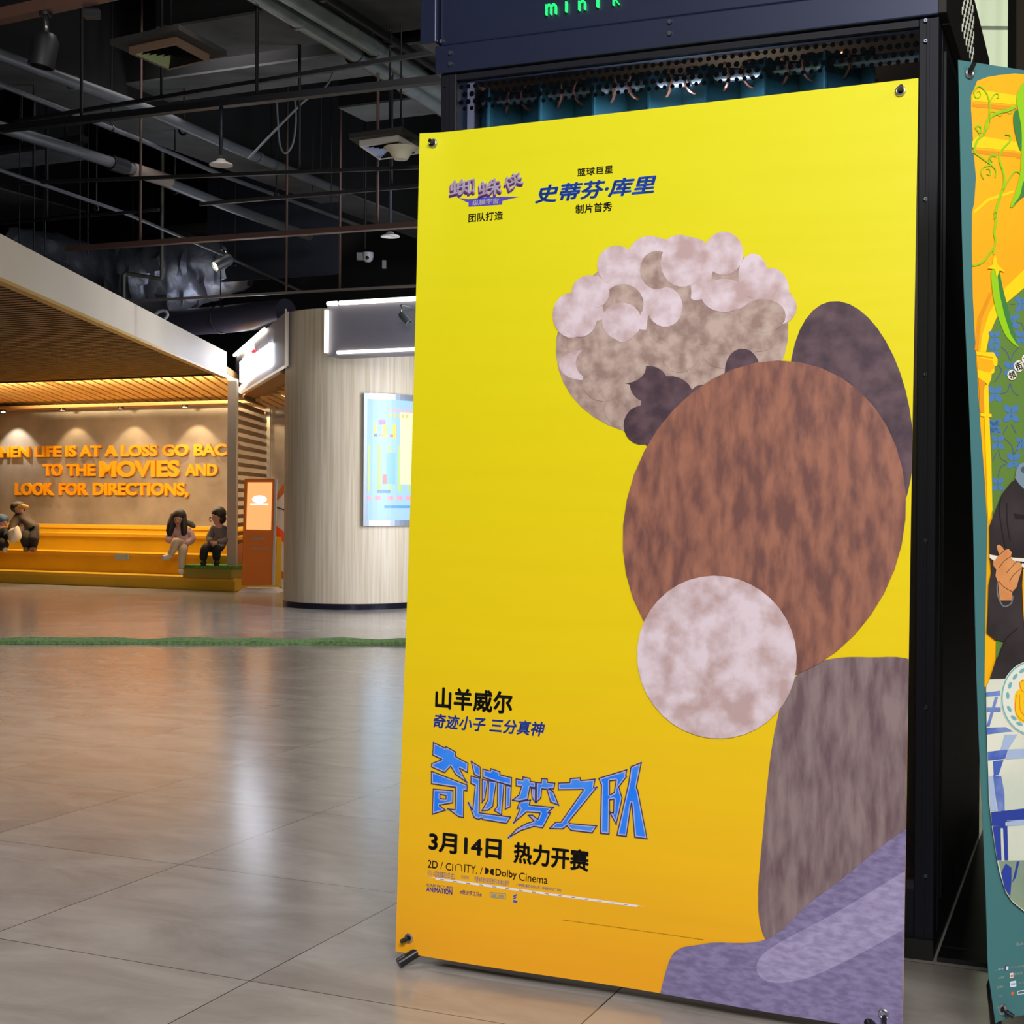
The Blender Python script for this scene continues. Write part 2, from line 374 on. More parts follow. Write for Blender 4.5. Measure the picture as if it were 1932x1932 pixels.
MB().hexa([B(-15.5, q0, 2.70), B(pmax(q0), q0, 2.70), B(pmax(QL), QL, 2.70), B(-15.5, QL, 2.70), B(-15.5, q0, 2.8), B(pmax(q0), q0, 2.8), B(pmax(QL), QL, 2.8), B(-15.5, QL, 2.8)]).build('roof_board', mat('board_dark', (60, 42, 28), 0.8), can)
MB().boxb(-15.5, pmax(QL), QL - 0.03, QL + 0.03, 2.585, 2.74).build('soffit_edge', M_wood_d, can)
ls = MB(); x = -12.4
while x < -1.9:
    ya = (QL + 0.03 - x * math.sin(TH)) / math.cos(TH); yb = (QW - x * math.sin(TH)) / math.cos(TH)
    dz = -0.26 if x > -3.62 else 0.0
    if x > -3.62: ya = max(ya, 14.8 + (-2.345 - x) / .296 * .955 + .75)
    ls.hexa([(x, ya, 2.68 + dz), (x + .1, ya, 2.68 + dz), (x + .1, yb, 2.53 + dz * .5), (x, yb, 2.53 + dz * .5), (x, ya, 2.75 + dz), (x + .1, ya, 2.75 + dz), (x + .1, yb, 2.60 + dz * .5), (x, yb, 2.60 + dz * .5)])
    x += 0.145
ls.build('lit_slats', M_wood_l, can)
MB().hexa([B(-15.5, QL + .03, 2.77), B(-10.25, QL + .03, 2.77), B(-11.5, QW, 2.62), B(-15.5, QW, 2.62), B(-15.5, QL + .03, 2.85), B(-10.25, QL + .03, 2.85), B(-11.5, QW, 2.7), B(-15.5, QW, 2.7)]).build('backing_board', mat('board_warm', (150, 108, 58), 0.7), can)
MB().boxb(-17, -7.0, QW - 0.42, QW, 2.455, 2.50).build('wall_trim', mat('trim_wood', (168, 124, 66), 0.5), can)
# warm cove strip inside the canopy and small downlights washing the wall
for pc in (-14.3, -12.2, -10.6):
    a = lamp('AREA', 'cove_lamp', B(pc, QL + 0.12, 2.64), B(pc, QL + 1.1, 2.95), 330, (1.0, 0.86, 0.55), 1.9, 0.05); a.data.spread = 0.85
M_lens = mat('lamp_glow', (255, 246, 215), 0.4, emit=9.0)
M_lampbody = mat('lamp_body', (60, 50, 40), 0.4, 0.5)
for i, (px, warm, lab) in enumerate(((6, 0, 'small cool white downlight at the left end of the wall trim'), (118, 1, 'dim small downlight in wall trim above the word LIFE'), (228, 1, 'dim small downlight in wall trim above the words A LOSS'), (349, 1, 'bright small downlight in wall trim above the words GO BACK'), (500, 1, 'small downlight seen behind the slatted screen'))):
    c = Qp(px, 772, QW - 0.3); c.z = 2.455
    d = thing('downlight', c, lab, 'ceiling light', 'small downlights along the slogan wall')
    MB().lathe(c, (0, 0, -1), [(0.045, 0), (0.045, 0.03), (0.036, 0.032)], 14).build('trim_ring', M_lampbody, d)
    MB().lathe(c + Vector((0, 0, -0.031)), (0, 0, -1), [(0.036, 0), (0.03, 0.006), (0.0, 0.008)], 14).build('lens', M_lens if i in (0, 3) else mat('lens_dim', (255, 190, 150), emit=1.2), d)
    t = B(c.dot(E1) + .02, QW, 1.1)
    lamp('SPOT', 'downlight_lamp', c + Vector((0, 0, -0.05)), t, (48 if i in (0, 3) else 30), (1.0, 0.80, 0.5) if warm else (1.0, 0.97, 0.95), 0.03, angle=1.5, blend=0.35)
lamp('AREA', 'seating_fill', B(-12.6, 15.1, 2.42), B(-12.6, 15.6, 0), 120, (1.0, 0.85, 0.62), 4.2, 0.5)  # added fill over the steps, stands for no fitting
lamp('AREA', 'seating_fill', B(-9.3, 15.6, 2.42), B(-9.3, 15.6, 0), 60, (1.0, 0.85, 0.6), 1.6, 0.5)  # added fill to brighten the wall behind the slatted screen

# ------------------------------------------------------------------ stepped seating
M_step = mat('step_laminate', (208, 160, 26), 0.38, noise=0.1, nscale=1.5)
st = thing('stepped_seating', B(-13, 14.5, 0), 'wide yellow stepped seating below the slogan wall', 'seating steps')
for (a, b, z) in ((14.5, 14.92, 0.155), (14.9, 15.42, 0.41), (15.4, 16.02, 0.64), (16.0, QW, 0.735)):
    o = MB().boxb(-20, -10.13, a, b, 0.0, z).build('step', M_step, st, bevel=0.008)
    MB().boxb(-20, -10.13, a - 0.012, a + 0.05, z - 0.035, z + 0.004).build('nosing', mat('step_edge', (224, 166, 40), 0.35), o)
bx = thing('storage_block', Qp(408, 1080, 14.55), 'low olive block with green turf on top, at the right end of the steps', 'block')
MB().boxb(-10.84, -10.14, 14.42, 14.88, 0.16, 0.275).build('block_body', mat('olive_board', (150, 128, 40), 0.5), bx)
MB().boxb(-10.86, -10.13, 14.40, 14.88, 0.275, 0.31).build('turf_top', mat('turf', (92, 140, 48), 0.95, noise=0.5, nscale=60, bump=0.6), bx)

pc_ = Qp(231, 1056, 14.885)
pl_ = MB().boxb(Qp(218, 1051, 14.885).dot(E1), Qp(243, 1051, 14.885).dot(E1), 14.872, 14.89, Qp(231, 1056.5, 14.885).z, Qp(231, 1046, 14.885).z).build('placard', mat('placard_blue', (150, 166, 180), .5)); tag(pl_, 'small pale blue placard on the riser of the second yellow step', 'sign')
# post and slatted screen at the right end
M_post = mat('post_beige', (176, 158, 132), 0.5)
pt = MB().box(-3.50, -3.39, 17.58, 17.70, 0.30, 2.60).build('post', M_post); tag(pt, 'square beige post at the canopy corner beside the slatted screen', 'post')
ss = thing('slatted_screen', (-3.45, 18.9, 0.16), 'wooden screen of horizontal slats behind the orange kiosk', 'screen')
sm_ = MB(); z = 0.34
while z < 2.5:
    sm_.box(-3.475, -3.425, 17.72, 20.02, z, z + 0.048); z += 0.1085
sm_.build('slats', mat('screen_wood', (112, 80, 44), 0.5, noise=0.2, nscale=4), ss)
for y in (19.96,): MB().box(-3.43, -3.38, y, y + .06, 0.0, 2.5).build('upright', M_post, ss)

# slogan lettering
M_let = mat('letter_orange', (242, 158, 12), 0.45)
def wall_line(segs, label):
    root = thing('wall_lettering', Qp(segs[0][1][0], segs[0][1][1], QW - .05), label, 'wall lettering', 'raised slogan on the back wall')
    for body, (x0, yb), (x1, yt), fit in segs:
        vs, fs = text2d(body, 0.04, 0, 0.02)
        isl = islands(vs, fs); a = Qp(x0, yb, QW); b_ = Qp(x1, yt, QW); pa, pb = a.dot(E1), b_.dot(E1)
        ymin = min(v[1] for v in isl[0][0]); ymax = max(v[1] for v in isl[0][0])
        xa = min(v[0] for v in vs) if fit is None else max(v[0] for v in text2d(body[:fit + 1], 0.04, 0, 0.02)[0]); xb = max(v[0] for v in vs)
        for iv, jf in isl:
            mb = MB(); mb.add([B(pa + (v[0] - xa) / (xb - xa) * (pb - pa), QW - 0.024 - v[2] * .9, a.z + (v[1] - ymin) / (ymax - ymin) * (b_.z - a.z)) for v in iv], jf)
            mb.build('letter', M_let, root)
wall_line([('WHEN LIFE IS AT A LOSS GO BACK', (58, 863), (456, 837), 3)], 'top line of raised orange capitals, WHEN LIFE IS AT A LOSS GO BACK')
wall_line([('TO', (84, 898), (120, 875), None), ('THE', (128, 898), (182, 875), None), ('MOVIES', (190, 900), (341, 869), None), ('AND', (352, 898), (413, 875), None)], 'middle line of raised orange capitals, TO THE MOVIES AND')
wall_line([('LOOK', (31, 934), (104, 911), None), ('FOR', (114, 934), (168, 911), None), ('DIRECTIONS,', (178, 934), (358, 911), None)], 'bottom line of raised orange capitals, LOOK FOR DIRECTIONS')
# ------------------------------------------------------------------ column with its sign and light box
CC = Vector((-1.685, 15.30, 0)); CR = 0.742
M_colw = mat('column_cladding', (206, 192, 170), 0.5, noise=0.16, nscale=4, rgb2=(186, 168, 142), stretch=(9, 9, 0.25))
colm = thing('round_column', CC, 'thick round column clad in pale vertical wood grain, standing behind the yellow banner', 'column')
MB().lathe(CC, (0, 0, 1), [(CR, 0.06), (CR, 3.075), (0, 3.08)], 72).build('cladding', M_colw, colm)
MB().lathe(CC, (0, 0, 1), [(CR - 0.012, 0), (CR + 0.008, 0.0), (CR + 0.008, 0.058), (CR - 0.012, 0.065)], 72).build('base_ring', mat('base_black', (26, 26, 40), 0.2, 0.3), colm)
def on_col(ang, z, r): return CC + Vector((math.sin(ang) * r, -math.cos(ang) * r, z))
def col_patch(mb, a0, a1, z0, z1, r0, r1, n=14, mi=0):
    for i in range(n):
        b0 = a0 + (a1 - a0) * i / n; b1 = a0 + (a1 - a0) * (i + 1) / n
        mb.hexa([on_col(b0, z0, r1), on_col(b1, z0, r1), on_col(b1, z0, r0), on_col(b0, z0, r0), on_col(b0, z1, r1), on_col(b1, z1, r1), on_col(b1, z1, r0), on_col(b0, z1, r0)], mi)
    return mb
lb = thing('light_box', on_col(0.7, 0.855, CR), 'curved glowing poster light box in a silver frame on the round column', 'light box')
A0, A1, Z0, Z1 = 0.225, 1.25, 0.855, 2.207
M_sil = mat('frame_silver', (176, 186, 200), 0.35, 0.6)
col_patch(MB(), A0, A1, Z0, Z1, CR + 0.001, CR + 0.045).build('frame', M_sil, lb)
def glow(n, c, e=0.62): return mat('glow_' + n, c, 0.4, emit=e)
sh = col_patch(MB(), A0 + .05, A1 - .05, Z0 + .06, Z1 - .06, CR + .045, CR + .047).build('poster_sheet', glow('paleblue', (176, 214, 250)), lb)
def lp(name, u0, u1, v0, v1, m, k):
    aa = A0 + .05; w = A1 - A0 - .1; zz = Z0 + .06; h = Z1 - Z0 - .12
    col_patch(MB(), aa + w * u0, aa + w * u1, zz + h * v0, zz + h * v1, CR + .0465, CR + .0475 + .0006 * k, 6).build(name, m, sh)
lp('green_field', 0.0, 1, 0.24, 0.62, glow('green', (196, 226, 140)), 1)
lp('yellow_block', 0.09, 1, 0.68, 0.80, glow('yellow', (236, 226, 96)), 1)
lp('yellow_edge', 0.5, 1, 0.3, 0.9, glow('cream', (255, 246, 196)), 2)
lp('pink_band', 0.0, 1, 0.165, 0.2, glow('pink', (255, 176, 190)), 2)
lp('blue_figure', 0.28, 0.42, 0.3, 0.56, glow('skyblue', (150, 206, 226)), 3)
lp('blue_dish', 0.14, 0.34, 0.225, 0.25, glow('dish', (120, 160, 210)), 3)
lp('red_drop', 0.22, 0.28, 0.3, 0.38, glow('coral', (240, 140, 130)), 3)
lp('purple_heart', 0.16, 0.26, 0.79, 0.83, glow('violet', (190, 140, 220)), 4)
for i, c in enumerate(((110, 150, 240), (240, 180, 170), (200, 220, 170), (250, 140, 130))):
    lp('dot', 0.09 + i * .08, 0.14 + i * .08, 0.69, 0.712, glow('dot%d' % i, c), 4)
for r, (z_, n) in enumerate(((0.9, 6), (0.855, 5))):
    for i in range(n): lp('character', 0.3 + i * .075, 0.35 + i * .075, z_, z_ + .028, glow('char%d' % r, ((236, 190, 200), (226, 214, 130))[r]), 3)
lp('footer_text', 0.25, 0.9, 0.1, 0.122, glow('footer', (110, 170, 220)), 2)

# grey sign panel with white neon edges in front of the column
M_panel = mat('panel_grey', (112, 108, 118), 0.45)
QP = 12.23
fp = thing('sign_panel', Qp(760, 672, QP), 'grey overhead sign panel edged with white neon tubes, in front of the round column', 'sign panel')
a = Qp(617, 672, QP); b_ = Qp(617, 576, QP); P0 = a.dot(E1); P1 = P0 + 1.75; PZ0 = a.z; PZ1 = b_.z + 0.01
MB().boxb(P0, P1, QP, QP + 0.30, PZ0, PZ1).build('panel_box', M_panel, fp)
M_tube = mat('neon_white', (255, 253, 236), 0.3, emit=3.2)
def tube_on(name, par, pts, r=0.022, m=M_tube): return MB().tube(pts, r, 10).build(name, m, par)
tube_on('neon_tube', fp, [B(P0 + .02, QP - .03, PZ1), B(P0 + .13, QP - .03, PZ1)])
tube_on('neon_tube', fp, [B(P0 + .16, QP - .03, PZ1), B(P1, QP - .03, PZ1)])
tube_on('neon_tube', fp, [B(P0 + .01, QP - .03, PZ0 + .03), B(P0 + .01, QP - .03, PZ1 - .06)])
tube_on('neon_tube', fp, [B(P0 + .13, QP - .02, PZ0 + .03), B(P1, QP - .02, PZ0 + .03)], 0.017)
def spot(head, tail, r, label, stem_top, lit=None, m=None, group=None):
    head = Vector(head); tail = Vector(tail); d = (head - tail).normalized()
    o = thing('track_spotlight', tail, label, 'spotlight', group)
    mm = m or mat('spot_black', (34, 34, 38), 0.25, 0.7)
    L = (head - tail).length
    MB().lathe(tail, d, [(0, 0), (r * .7, 0), (r, r * .5), (r, L), (r * .86, L), (r * .86, L - r * .5), (0, L - r * .5)], 20).build('housing', mm, o)
    MB().tube([tail + d * r * .3, Vector(stem_top)], r * .22, 8).build('stem', mat('stem_chrome', (150, 150, 150), 0.25, 0.9), o)
    MB().lathe(Vector(stem_top), (0, 0, 1), [(0, -r * .2), (r * .5, -r * .2), (r * .5, r * .25), (0, r * .25)], 12).build('mount', mm, o)
    MB().lathe(tail + d * (L - r * .45), d, [(r * .84, 0), (r * .7, r * .2), (0, r * .3)], 20).build('lens', mat('spot_lit', (255, 250, 200), emit=7) if lit else mat('spot_glass', (60, 62, 66), 0.1), o)
    return o
QS = QP - 0.28
spot(Qp(771, 609, QS), Qp(755, 592, QS), 0.034, 'grey cylinder spotlight hanging in front of the grey sign panel', Qp(758, 577, QS), m=mat('spot_grey', (84, 92, 92), 0.4, 0.3))
MB().tube([Qp(758, 577, QS) + Vector((0, 0, .01)), Qp(758, 577, QS) + E2 * .28], 0.01, 6).build('bracket', mat('spot_grey', (84, 92, 92)), fp)

# wedge shaped shop sign on the left of the column
d = Vector((-0.296, 0.955, 0)).normalized(); n_ = Vector((d.y, -d.x, 0))  # n_ points right, behind the face
A = Vector((-2.345, 14.8, 0)); Ls = 4.75
sg = thing('shop_sign', A + Vector((0, 0, 2.5)), 'white lit shop sign with a red dot, angled between canopy and round column', 'shop sign')
MB().boxf(A + Vector((0, 0, 2.50)), d * Ls, n_ * 0.025, EZ * 0.565).build('sign_box', mat('sign_white', (168, 160, 164), 0.45), sg)
MB().boxf(A + Vector((0, 0, 2.455)) + d * .45, d * (Ls - .5), n_ * 0.5, EZ * 0.045).build('wood_underside', mat('trim_wood', (168, 124, 66)), sg)
MB().boxf(A - n_ * .012 + Vector((0, 0, 2.49)), d * Ls, n_ * 0.02, EZ * 0.022).build('lower_edge', mat('edge_white', (246, 240, 230), 0.4, emit=0.5), sg)
MB().boxf(A - n_ * .015 - d * .012 + Vector((0, 0, 2.49)), d * .02, n_ * 0.02, EZ * 0.60).build('corner_trim', mat('edge_cream', (190, 170, 140), 0.4), sg)
def SG(px, py): return hit(px, py, A, n_)
t0 = SG(447, 671); t1 = SG(504, 621); t0.z = t1.z = (t0.z + t1.z) / 2
tube_on('neon_tube', sg, [t0 - n_ * .03, t1 - n_ * .03], 0.024)
M_sgl = mat('sign_letters', (226, 236, 255), 0.4, emit=8.0)
def sgl(x0, x1, yb0, yt0, yb1, yt1, m=M_sgl, name='letter_stroke'):
    c = [SG(x0, yb0), SG(x1, yb1), SG(x1, yt1), SG(x0, yt0)]
    mb = MB(); mb.hexa([c[0] - n_ * .04, c[1] - n_ * .04, c[1], c[0], c[3] - n_ * .04, c[2] - n_ * .04, c[2], c[3]]); return mb.build(name, m, sg)
ys = lambda x: (721 - (x - 458) * .58)          # bottom line of the lettering
for k, (x0, x1, t) in enumerate(((458, 461, 38), (463, 466, 41), (468, 470.5, 43), (473, 476, 44), (478, 481, 45), (485, 488, 38), (490.5, 493.5, 38), (496, 499, 39), (501.5, 504.5, 39), (507, 510, 40), (512, 515, 41))):
    sgl(x0, x1, ys(x0), ys(x0) - t, ys(x1), ys(x1) - t)
for (x0, x1, o, t) in ((458, 481, 0, 4), (458, 481, 18, 4), (485, 515, 1, 4), (485, 515, 17, 4), (458, 470, 34, 4), (487, 515, 33, 4)):
    sgl(x0, x1, ys(x0) - o, ys(x0) - o - t, ys(x1) - o, ys(x1) - o - t)
MB().ball(SG(482, 664) - n_ * .02, 0.028, 14, 10).build('red_dot', mat('sign_red', (255, 20, 40), 0.4, emit=3.0), sg)

# ------------------------------------------------------------------ orange kiosk and its neighbours
def YK(px, py, y=17.3): return Yp(px, py, y)
M_or = mat('kiosk_orange', (232, 122, 10), 0.35)
ks = thing('kiosk', YK(485, 1110), 'tall orange freestanding kiosk with a glowing screen, left of the round column', 'kiosk')
def quadbox(mb, tl, tr, br, bl, y, depth, mi=0):
    c = [Yp(*bl, y), Yp(*br, y), Yp(*tr, y), Yp(*tl, y)]; D = Vector((0, depth, 0))
    return mb.hexa([c[0], c[1], c[1] + D, c[0] + D, c[3], c[2], c[2] + D, c[3] + D], mi)
quadbox(MB(), (461, 903), (518, 903), (513, 1104), (455, 1104), 17.3, 0.07).build('body', M_or, ks, bevel=0.01)
quadbox(MB(), (518, 903.5), (522, 904.5), (517, 1104), (513, 1104), 17.31, 0.06).build('side_rim', mat('rim_white', (214, 206, 206), 0.4), ks)
sc_ = quadbox(MB(), (467, 910), (513.5, 910), (511, 1000), (464.5, 999), 17.292, 0.01).build('screen', mat('screen_glow', (255, 186, 116), 0.2, emit=0.95), ks)
def flat_on(y, loops, name, m, par, th=0.002):
    fv, ff = fill2d(loops); mb = MB(); mb.add([Yp(v[0], v[1], y) for v in fv], ff); return mb.build(name, m, par)
flat_on(17.290, [ellipse(489.5, 942, 14, 7.5)], 'screen_logo', mat('screen_white', (255, 244, 240), emit=1.2), sc_)
flat_on(17.290, [[(472, 949.5), (506, 949.5), (506, 953), (472, 953)]], 'screen_caption', mat('screen_white', (255, 244, 240)), sc_)
for i in range(5): flat_on(17.295, [[(475 + i * 5, 1013), (479 + i * 5, 1013), (479 + i * 5, 1019), (475 + i * 5, 1019)]], 'character', mat('kiosk_text', (196, 150, 120), 0.5), ks)
for i in range(8): flat_on(17.295, [[(472 + i * 4.6, 1033), (475.4 + i * 4.6, 1033), (475.4 + i * 4.6, 1037), (472 + i * 4.6, 1037)]], 'character', mat('kiosk_text', (196, 150, 120)), ks)
k0 = Yp(447, 1112, 17.2); k1 = Yp(527, 1112, 17.2)
MB().hexa([(k0.x, 17.18, 0), (k1.x, 17.18, 0), (k1.x, 17.62, 0), (k0.x, 17.62, 0), (k0.x + .07, 17.24, 0.045), (k1.x - .07, 17.24, 0.045), (k1.x - .07, 17.56, 0.045), (k0.x + .07, 17.56, 0.045)]).build('foot_plate', mat('rim_white', (214, 206, 206)), ks)
ob = thing('side_panel_block', Yp(447, 1108, 17.75), 'narrow orange box with a dark base behind the kiosk, beside the steps', 'box')
quadbox(MB(), (446, 1030), (456, 1024), (456, 1101), (440, 1101), 17.75, 0.3).build('box_body', mat('orange_pale', (226, 136, 72), 0.4), ob)
c0 = Yp(440.5, 1101, 17.74); c1 = Yp(457, 1101, 17.74)
MB().box(c0.x, c1.x, 17.74, 18.04, 0.0, c0.z).build('box_base', mat('base_black', (26, 26, 40)), ob)
wp = thing('display_panel', Yp(535, 1108, 17.0), 'curved white display panel with an orange diagonal stripe between kiosk and column', 'display panel')
yw = 18.3
flat = MB(); quadbox(flat, (521, 934), (552, 900), (552, 1110), (517, 1110), yw, 0.3); flat.build('white_panel', mat('panel_white', (206, 196, 178), 0.5), wp)
flat_on(yw - .004, [[(518, 989), (552, 1016), (552, 1040), (518, 1008)]], 'orange_stripe', mat('stripe_orange', (238, 84, 10), 0.45), wp)
flat_on(yw - .004, [[(521, 934), (532, 916), (552, 900), (552, 926), (536, 930), (523, 945)]], 'orange_corner', mat('stripe_brown', (190, 96, 24), 0.45), wp)
flat_on(yw - .004, [[(519, 955), (552, 966), (552, 968.5), (519, 957.5)]], 'dark_seam', mat('seam_dark', (50, 40, 30), 0.6), wp)
flat_on(yw - .004, [[(517, 1070), (530, 1078), (552, 1084), (552, 1094), (517, 1090)]], 'brown_foot_stripe', mat('stripe_brown', (190, 96, 24)), wp)

# green turf strip laid across the floor
ts = MB(); ya0 = 10.95; n = 60
for i in range(n + 1):
    x = -8.0 + 9.5 * i / n; y = ya0 + .17 * (x + 4) / 3.2 * .5; hgt = 0.022 + 0.008 * math.sin(i * 1.7) + 0.012 * max(0, math.sin(i * .9 + 1)) ** 4
    ts.v += [Vector((x, y, 0.001)), Vector((x, y + .004, hgt)), Vector((x, y + .16, hgt + .012)), Vector((x, y + .3, hgt)), Vector((x, y + .31, 0.001))]
for i in range(n):
    for j in range(4): ts.f.append([i * 5 + j, (i + 1) * 5 + j, (i + 1) * 5 + j + 1, i * 5 + j + 1]); ts.mi.append(0); ts.sm.append(j in (1, 2))
o = ts.build('turf_strip', mat('turf_pale', (134, 172, 108), 0.95, noise=0.45, nscale=40, bump=0.8)); tag(o, 'long green artificial turf strip lying across the tiled floor', 'turf')
# ------------------------------------------------------------------ karaoke booth
TB = math.radians(22.3); EB = Vector((math.cos(TB), -math.sin(TB), 0)); NB = Vector((math.sin(TB), math.cos(TB), 0))
BC = Vector((1.036, 3.50, 0))                       # front right foot of the booth
def BF(px, py, back=0.0):
    h = hit(px, py, BC + NB * back, NB); return (h - BC).dot(EB), h.z
def bb(mb, s0, s1, t0, t1, z0, z1, mi=0): return mb.boxf(BC + EB * s0 + NB * t0 + EZ * z0, EB * (s1 - s0), NB * (t1 - t0), EZ * (z1 - z0), mi)
M_navy = mat('booth_navy', (36, 42, 70), 0.38, 0.35, noise=0.08, nscale=3)
M_navy_d = mat('booth_dark', (12, 13, 26), 0.55, 0.1, spec=.3)
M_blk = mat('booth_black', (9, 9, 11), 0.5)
M_screw = mat('screw_steel', (120, 124, 138), 0.3, 0.9)
BD = 1.46
sL = BF(820, 143)[0]; sR = 0.0; zb0 = BF(1240, 90)[1]; zb1 = zb0 + 0.078; zt = 2.62
bo = thing('karaoke_booth', BC + EB * (sL / 2) + NB * .6, 'tall dark navy karaoke booth behind the yellow banner, curtain and orange lamps inside', 'booth')
bb(MB(), sL, sR + .0, 0.0, 0.05, zb0, zb1).build('lower_beam', M_navy, bo, bevel=0.004)
hd = bb(MB(), BF(827, 60)[0], 0.0, 0.012, BD, zb1 + .003, zt).build('header_panel', M_navy, bo, bevel=0.004)
bb(MB(), BF(795, 40)[0], BF(826, 40)[0], -0.01, 0.12, BF(800, 85)[1], zt).build('corner_cover', M_navy, bo, bevel=0.004)
def disc_on(s, z, r, t, m, name, par, d=0.006): return MB().lathe(BC + EB * s + EZ * z + NB * t, -NB, [(r, 0), (r, d * .6), (r * .75, d), (r * .3, d), (0.0, d * .4)], 12).build(name, m, par)
for px, py in ((850, 100), (850, 121), (1264, 41), (1264, 63), (831, 76)): s, z = BF(px, py); disc_on(s, z, 0.0075, 0.0 if py != 76 else .012, M_screw, 'screw', bo)
sl0, sl1 = BF(820, 300)[0], BF(857, 300)[0]; sr0, sr1 = BF(1731, 300)[0], 0.0
gz0 = 0.16
for a, b_, nm in ((sl0 + .012, sl1, 'left_post'), (sr0, sr1, 'right_post')):
    bb(MB(), a, b_, 0.012, 0.09, 0.02, zb0).build(nm, M_navy_d, bo, bevel=0.003)
bb(MB(), sl0 + .030, sl0 + .040, 0.006, 0.02, 0.05, zb0 - .01).build('post_rib', M_navy_d, bo)
bb(MB(), sr0 + .020, sr0 + .026, 0.006, 0.02, 0.05, zb0 - .01).build('post_rib', M_navy_d, bo)
for py in (36, 75, 374, 706, 1020, 1336, 1655): s, z = BF(1749, py); disc_on(s - .004, z, 0.006, 0.012, M_screw, 'screw', bo)
s, z = BF(837, 160); disc_on(s, z, 0.005, .012, M_blk, 'screw', bo)
bb(MB(), sl1, sr0, 0.02, 0.06, gz0 - .12, gz0).build('bottom_rail', M_navy_d, bo)
bb(MB(), sl1, sr0, 0.012, 0.05, zb0 - .02, zb0 - .004).build('glass_top_rail', M_navy_d, bo)
bb(MB(), sL, sR, 0.0, BD, 0.0, 0.05).build('base_plinth', M_blk, bo)
tag(bb(MB(), .01, .62, 0.0, BD + .3, 0.0, 0.012).build('black_sheet', M_blk), 'thin black sheet on the floor between the navy booth and the teal banner', 'mat')  # thin black sheet that darkens the floor right of the booth
bb(MB(), sL, sR, .62, .66, 0.05, zb1).build('back_panel', mat('booth_inner', (110, 96, 92), 0.6), bo)
bb(MB(), sL + .012, sL + .05, 0.09, BD - .05, 0.05, zb1).build('left_panel', mat('booth_inner_pale', (96, 88, 92), 0.6), bo)
bb(MB(), sL, sR, 0.05, BD, zb0 + .02, zb1).build('roof_panel', M_blk, bo)
# right side: dark door with hinge screws, frame and perforated header grille
bb(MB(), -.04, 0.0, 0.10, BD, 0.05, zb0).build('side_panel', M_blk, bo)
bb(MB(), -.005, 0.006, 0.14, BD - .08, 0.12, zb0 - .05).build('side_door', mat('door_black', (6, 6, 8), 0.5, spec=.2), bo)
M_hole = mat('perforation', (205, 210, 190), 0.5)
bb(MB(), .0, .0185, 0.001, BD, zb0 + .004, zt).build('side_fascia', mat('fascia_olive', (26, 25, 20), .6, spec=.3), hd)
gr = MB()
for i in range(13):
    for j in range(4):
        t = .42 + i * .031; zz = 2.40 + j * .046 + (0.023 if i % 2 else 0)
        gr.boxf(BC + EB * .0185 + NB * t + EZ * zz, EB * .002, NB * .010, EZ * .022)
gr.build('perforated_grille', M_hole, hd)
bb(MB(), .0, .03, BD, BD + .07, 2.2, 2.585).build('rear_bracket', M_blk, bo)
# glass front with black dot frit
M_glass = bpy.data.materials.new('booth_glass'); M_glass.use_nodes = True
nt = M_glass.node_tree; nt.nodes.clear()
ou = nt.nodes.new('ShaderNodeOutputMaterial'); mx = nt.nodes.new('ShaderNodeMixShader'); tr = nt.nodes.new('ShaderNodeBsdfTransparent'); gl = nt.nodes.new('ShaderNodeBsdfGlossy'); fr = nt.nodes.new('ShaderNodeFresnel')
tr.inputs[0].default_value = (0.78, 0.84, 0.95, 1); gl.inputs['Roughness'].default_value = 0.03; fr.inputs[0].default_value = 1.5
nt.links.new(fr.outputs[0], mx.inputs[0]); nt.links.new(tr.outputs[0], mx.inputs[1]); nt.links.new(gl.outputs[0], mx.inputs[2]); nt.links.new(mx.outputs[0], ou.inputs[0])
gp = bb(MB(), sl1, sr0, 0.028, 0.036, gz0, zb0 - .02).build('glass_pane', M_glass, bo)
fd = MB(); zf = 2.236
for r, (dz, rad) in enumerate(((0.044, .0066), (0.022, .0078), (0.001, .0074), (-0.018, .006))):
    n = int((sr0 - sl1) / .0215)
    for i in range(n):
        s = sl1 + .008 + i * .0215 + (.01075 if r % 2 else 0); c = BC + EB * s + NB * .0268 + EZ * (zf + dz)
        fd.add([c + (EB * math.cos(2 * PI * k / 12) + EZ * math.sin(2 * PI * k / 12)) * rad for k in range(12)], [list(range(12))])
bb(fd, sl1, sr0, 0.0265, 0.0275, zf + .075, zb0 - .02)
fd.build('dot_pattern', mat('frit_black', (4, 5, 8), 0.95, spec=.05), gp)
# curtain rail, orange lamps
ZR = BF(1320, 150, .2)[1]
MB().tube([BC + EB * (sl1 + .0) + NB * .2 + EZ * ZR, BC + EB * (sr0 + .02) + NB * .2 + EZ * ZR], 0.0155, 12).build('curtain_rail', mat('rail_steel', (150, 152, 158), 0.4, 0.7), bo)
M_amb = mat('amber_lamp', (255, 150, 20), 0.4, emit=3.0)
for x0, x1, yy, w in ((914, 950, 176, 0), (1000, 1110, 158, 1), (1190, 1270, 148, 0), (1305, 1365, 134, 0), (1420, 1500, 116, 2)):
    s, z_ = BF(x0, yy, .42); s1_ = BF(x1, yy - 8, .42)[0]
    bb(MB(), s, s1_, 0.42, 0.46, z_ - .016, z_ + .016).build('amber_lamp', (M_amb, mat('cream_lamp', (225, 200, 130), emit=0.4), mat('rust_lamp', (170, 80, 30), emit=0.3))[w], bo)
bb(MB(), -1.30, -.2, .40, .41, 2.27, 2.29).build('lamp_rail', mat('rail_dim', (120, 80, 50), 0.4), bo)
bb(MB(), sl1 + .01, sl1 + .09, 0.30, 0.34, 1.6, 2.09).build('inner_frame', mat('inner_cream', (196, 184, 156), 0.5), bo)
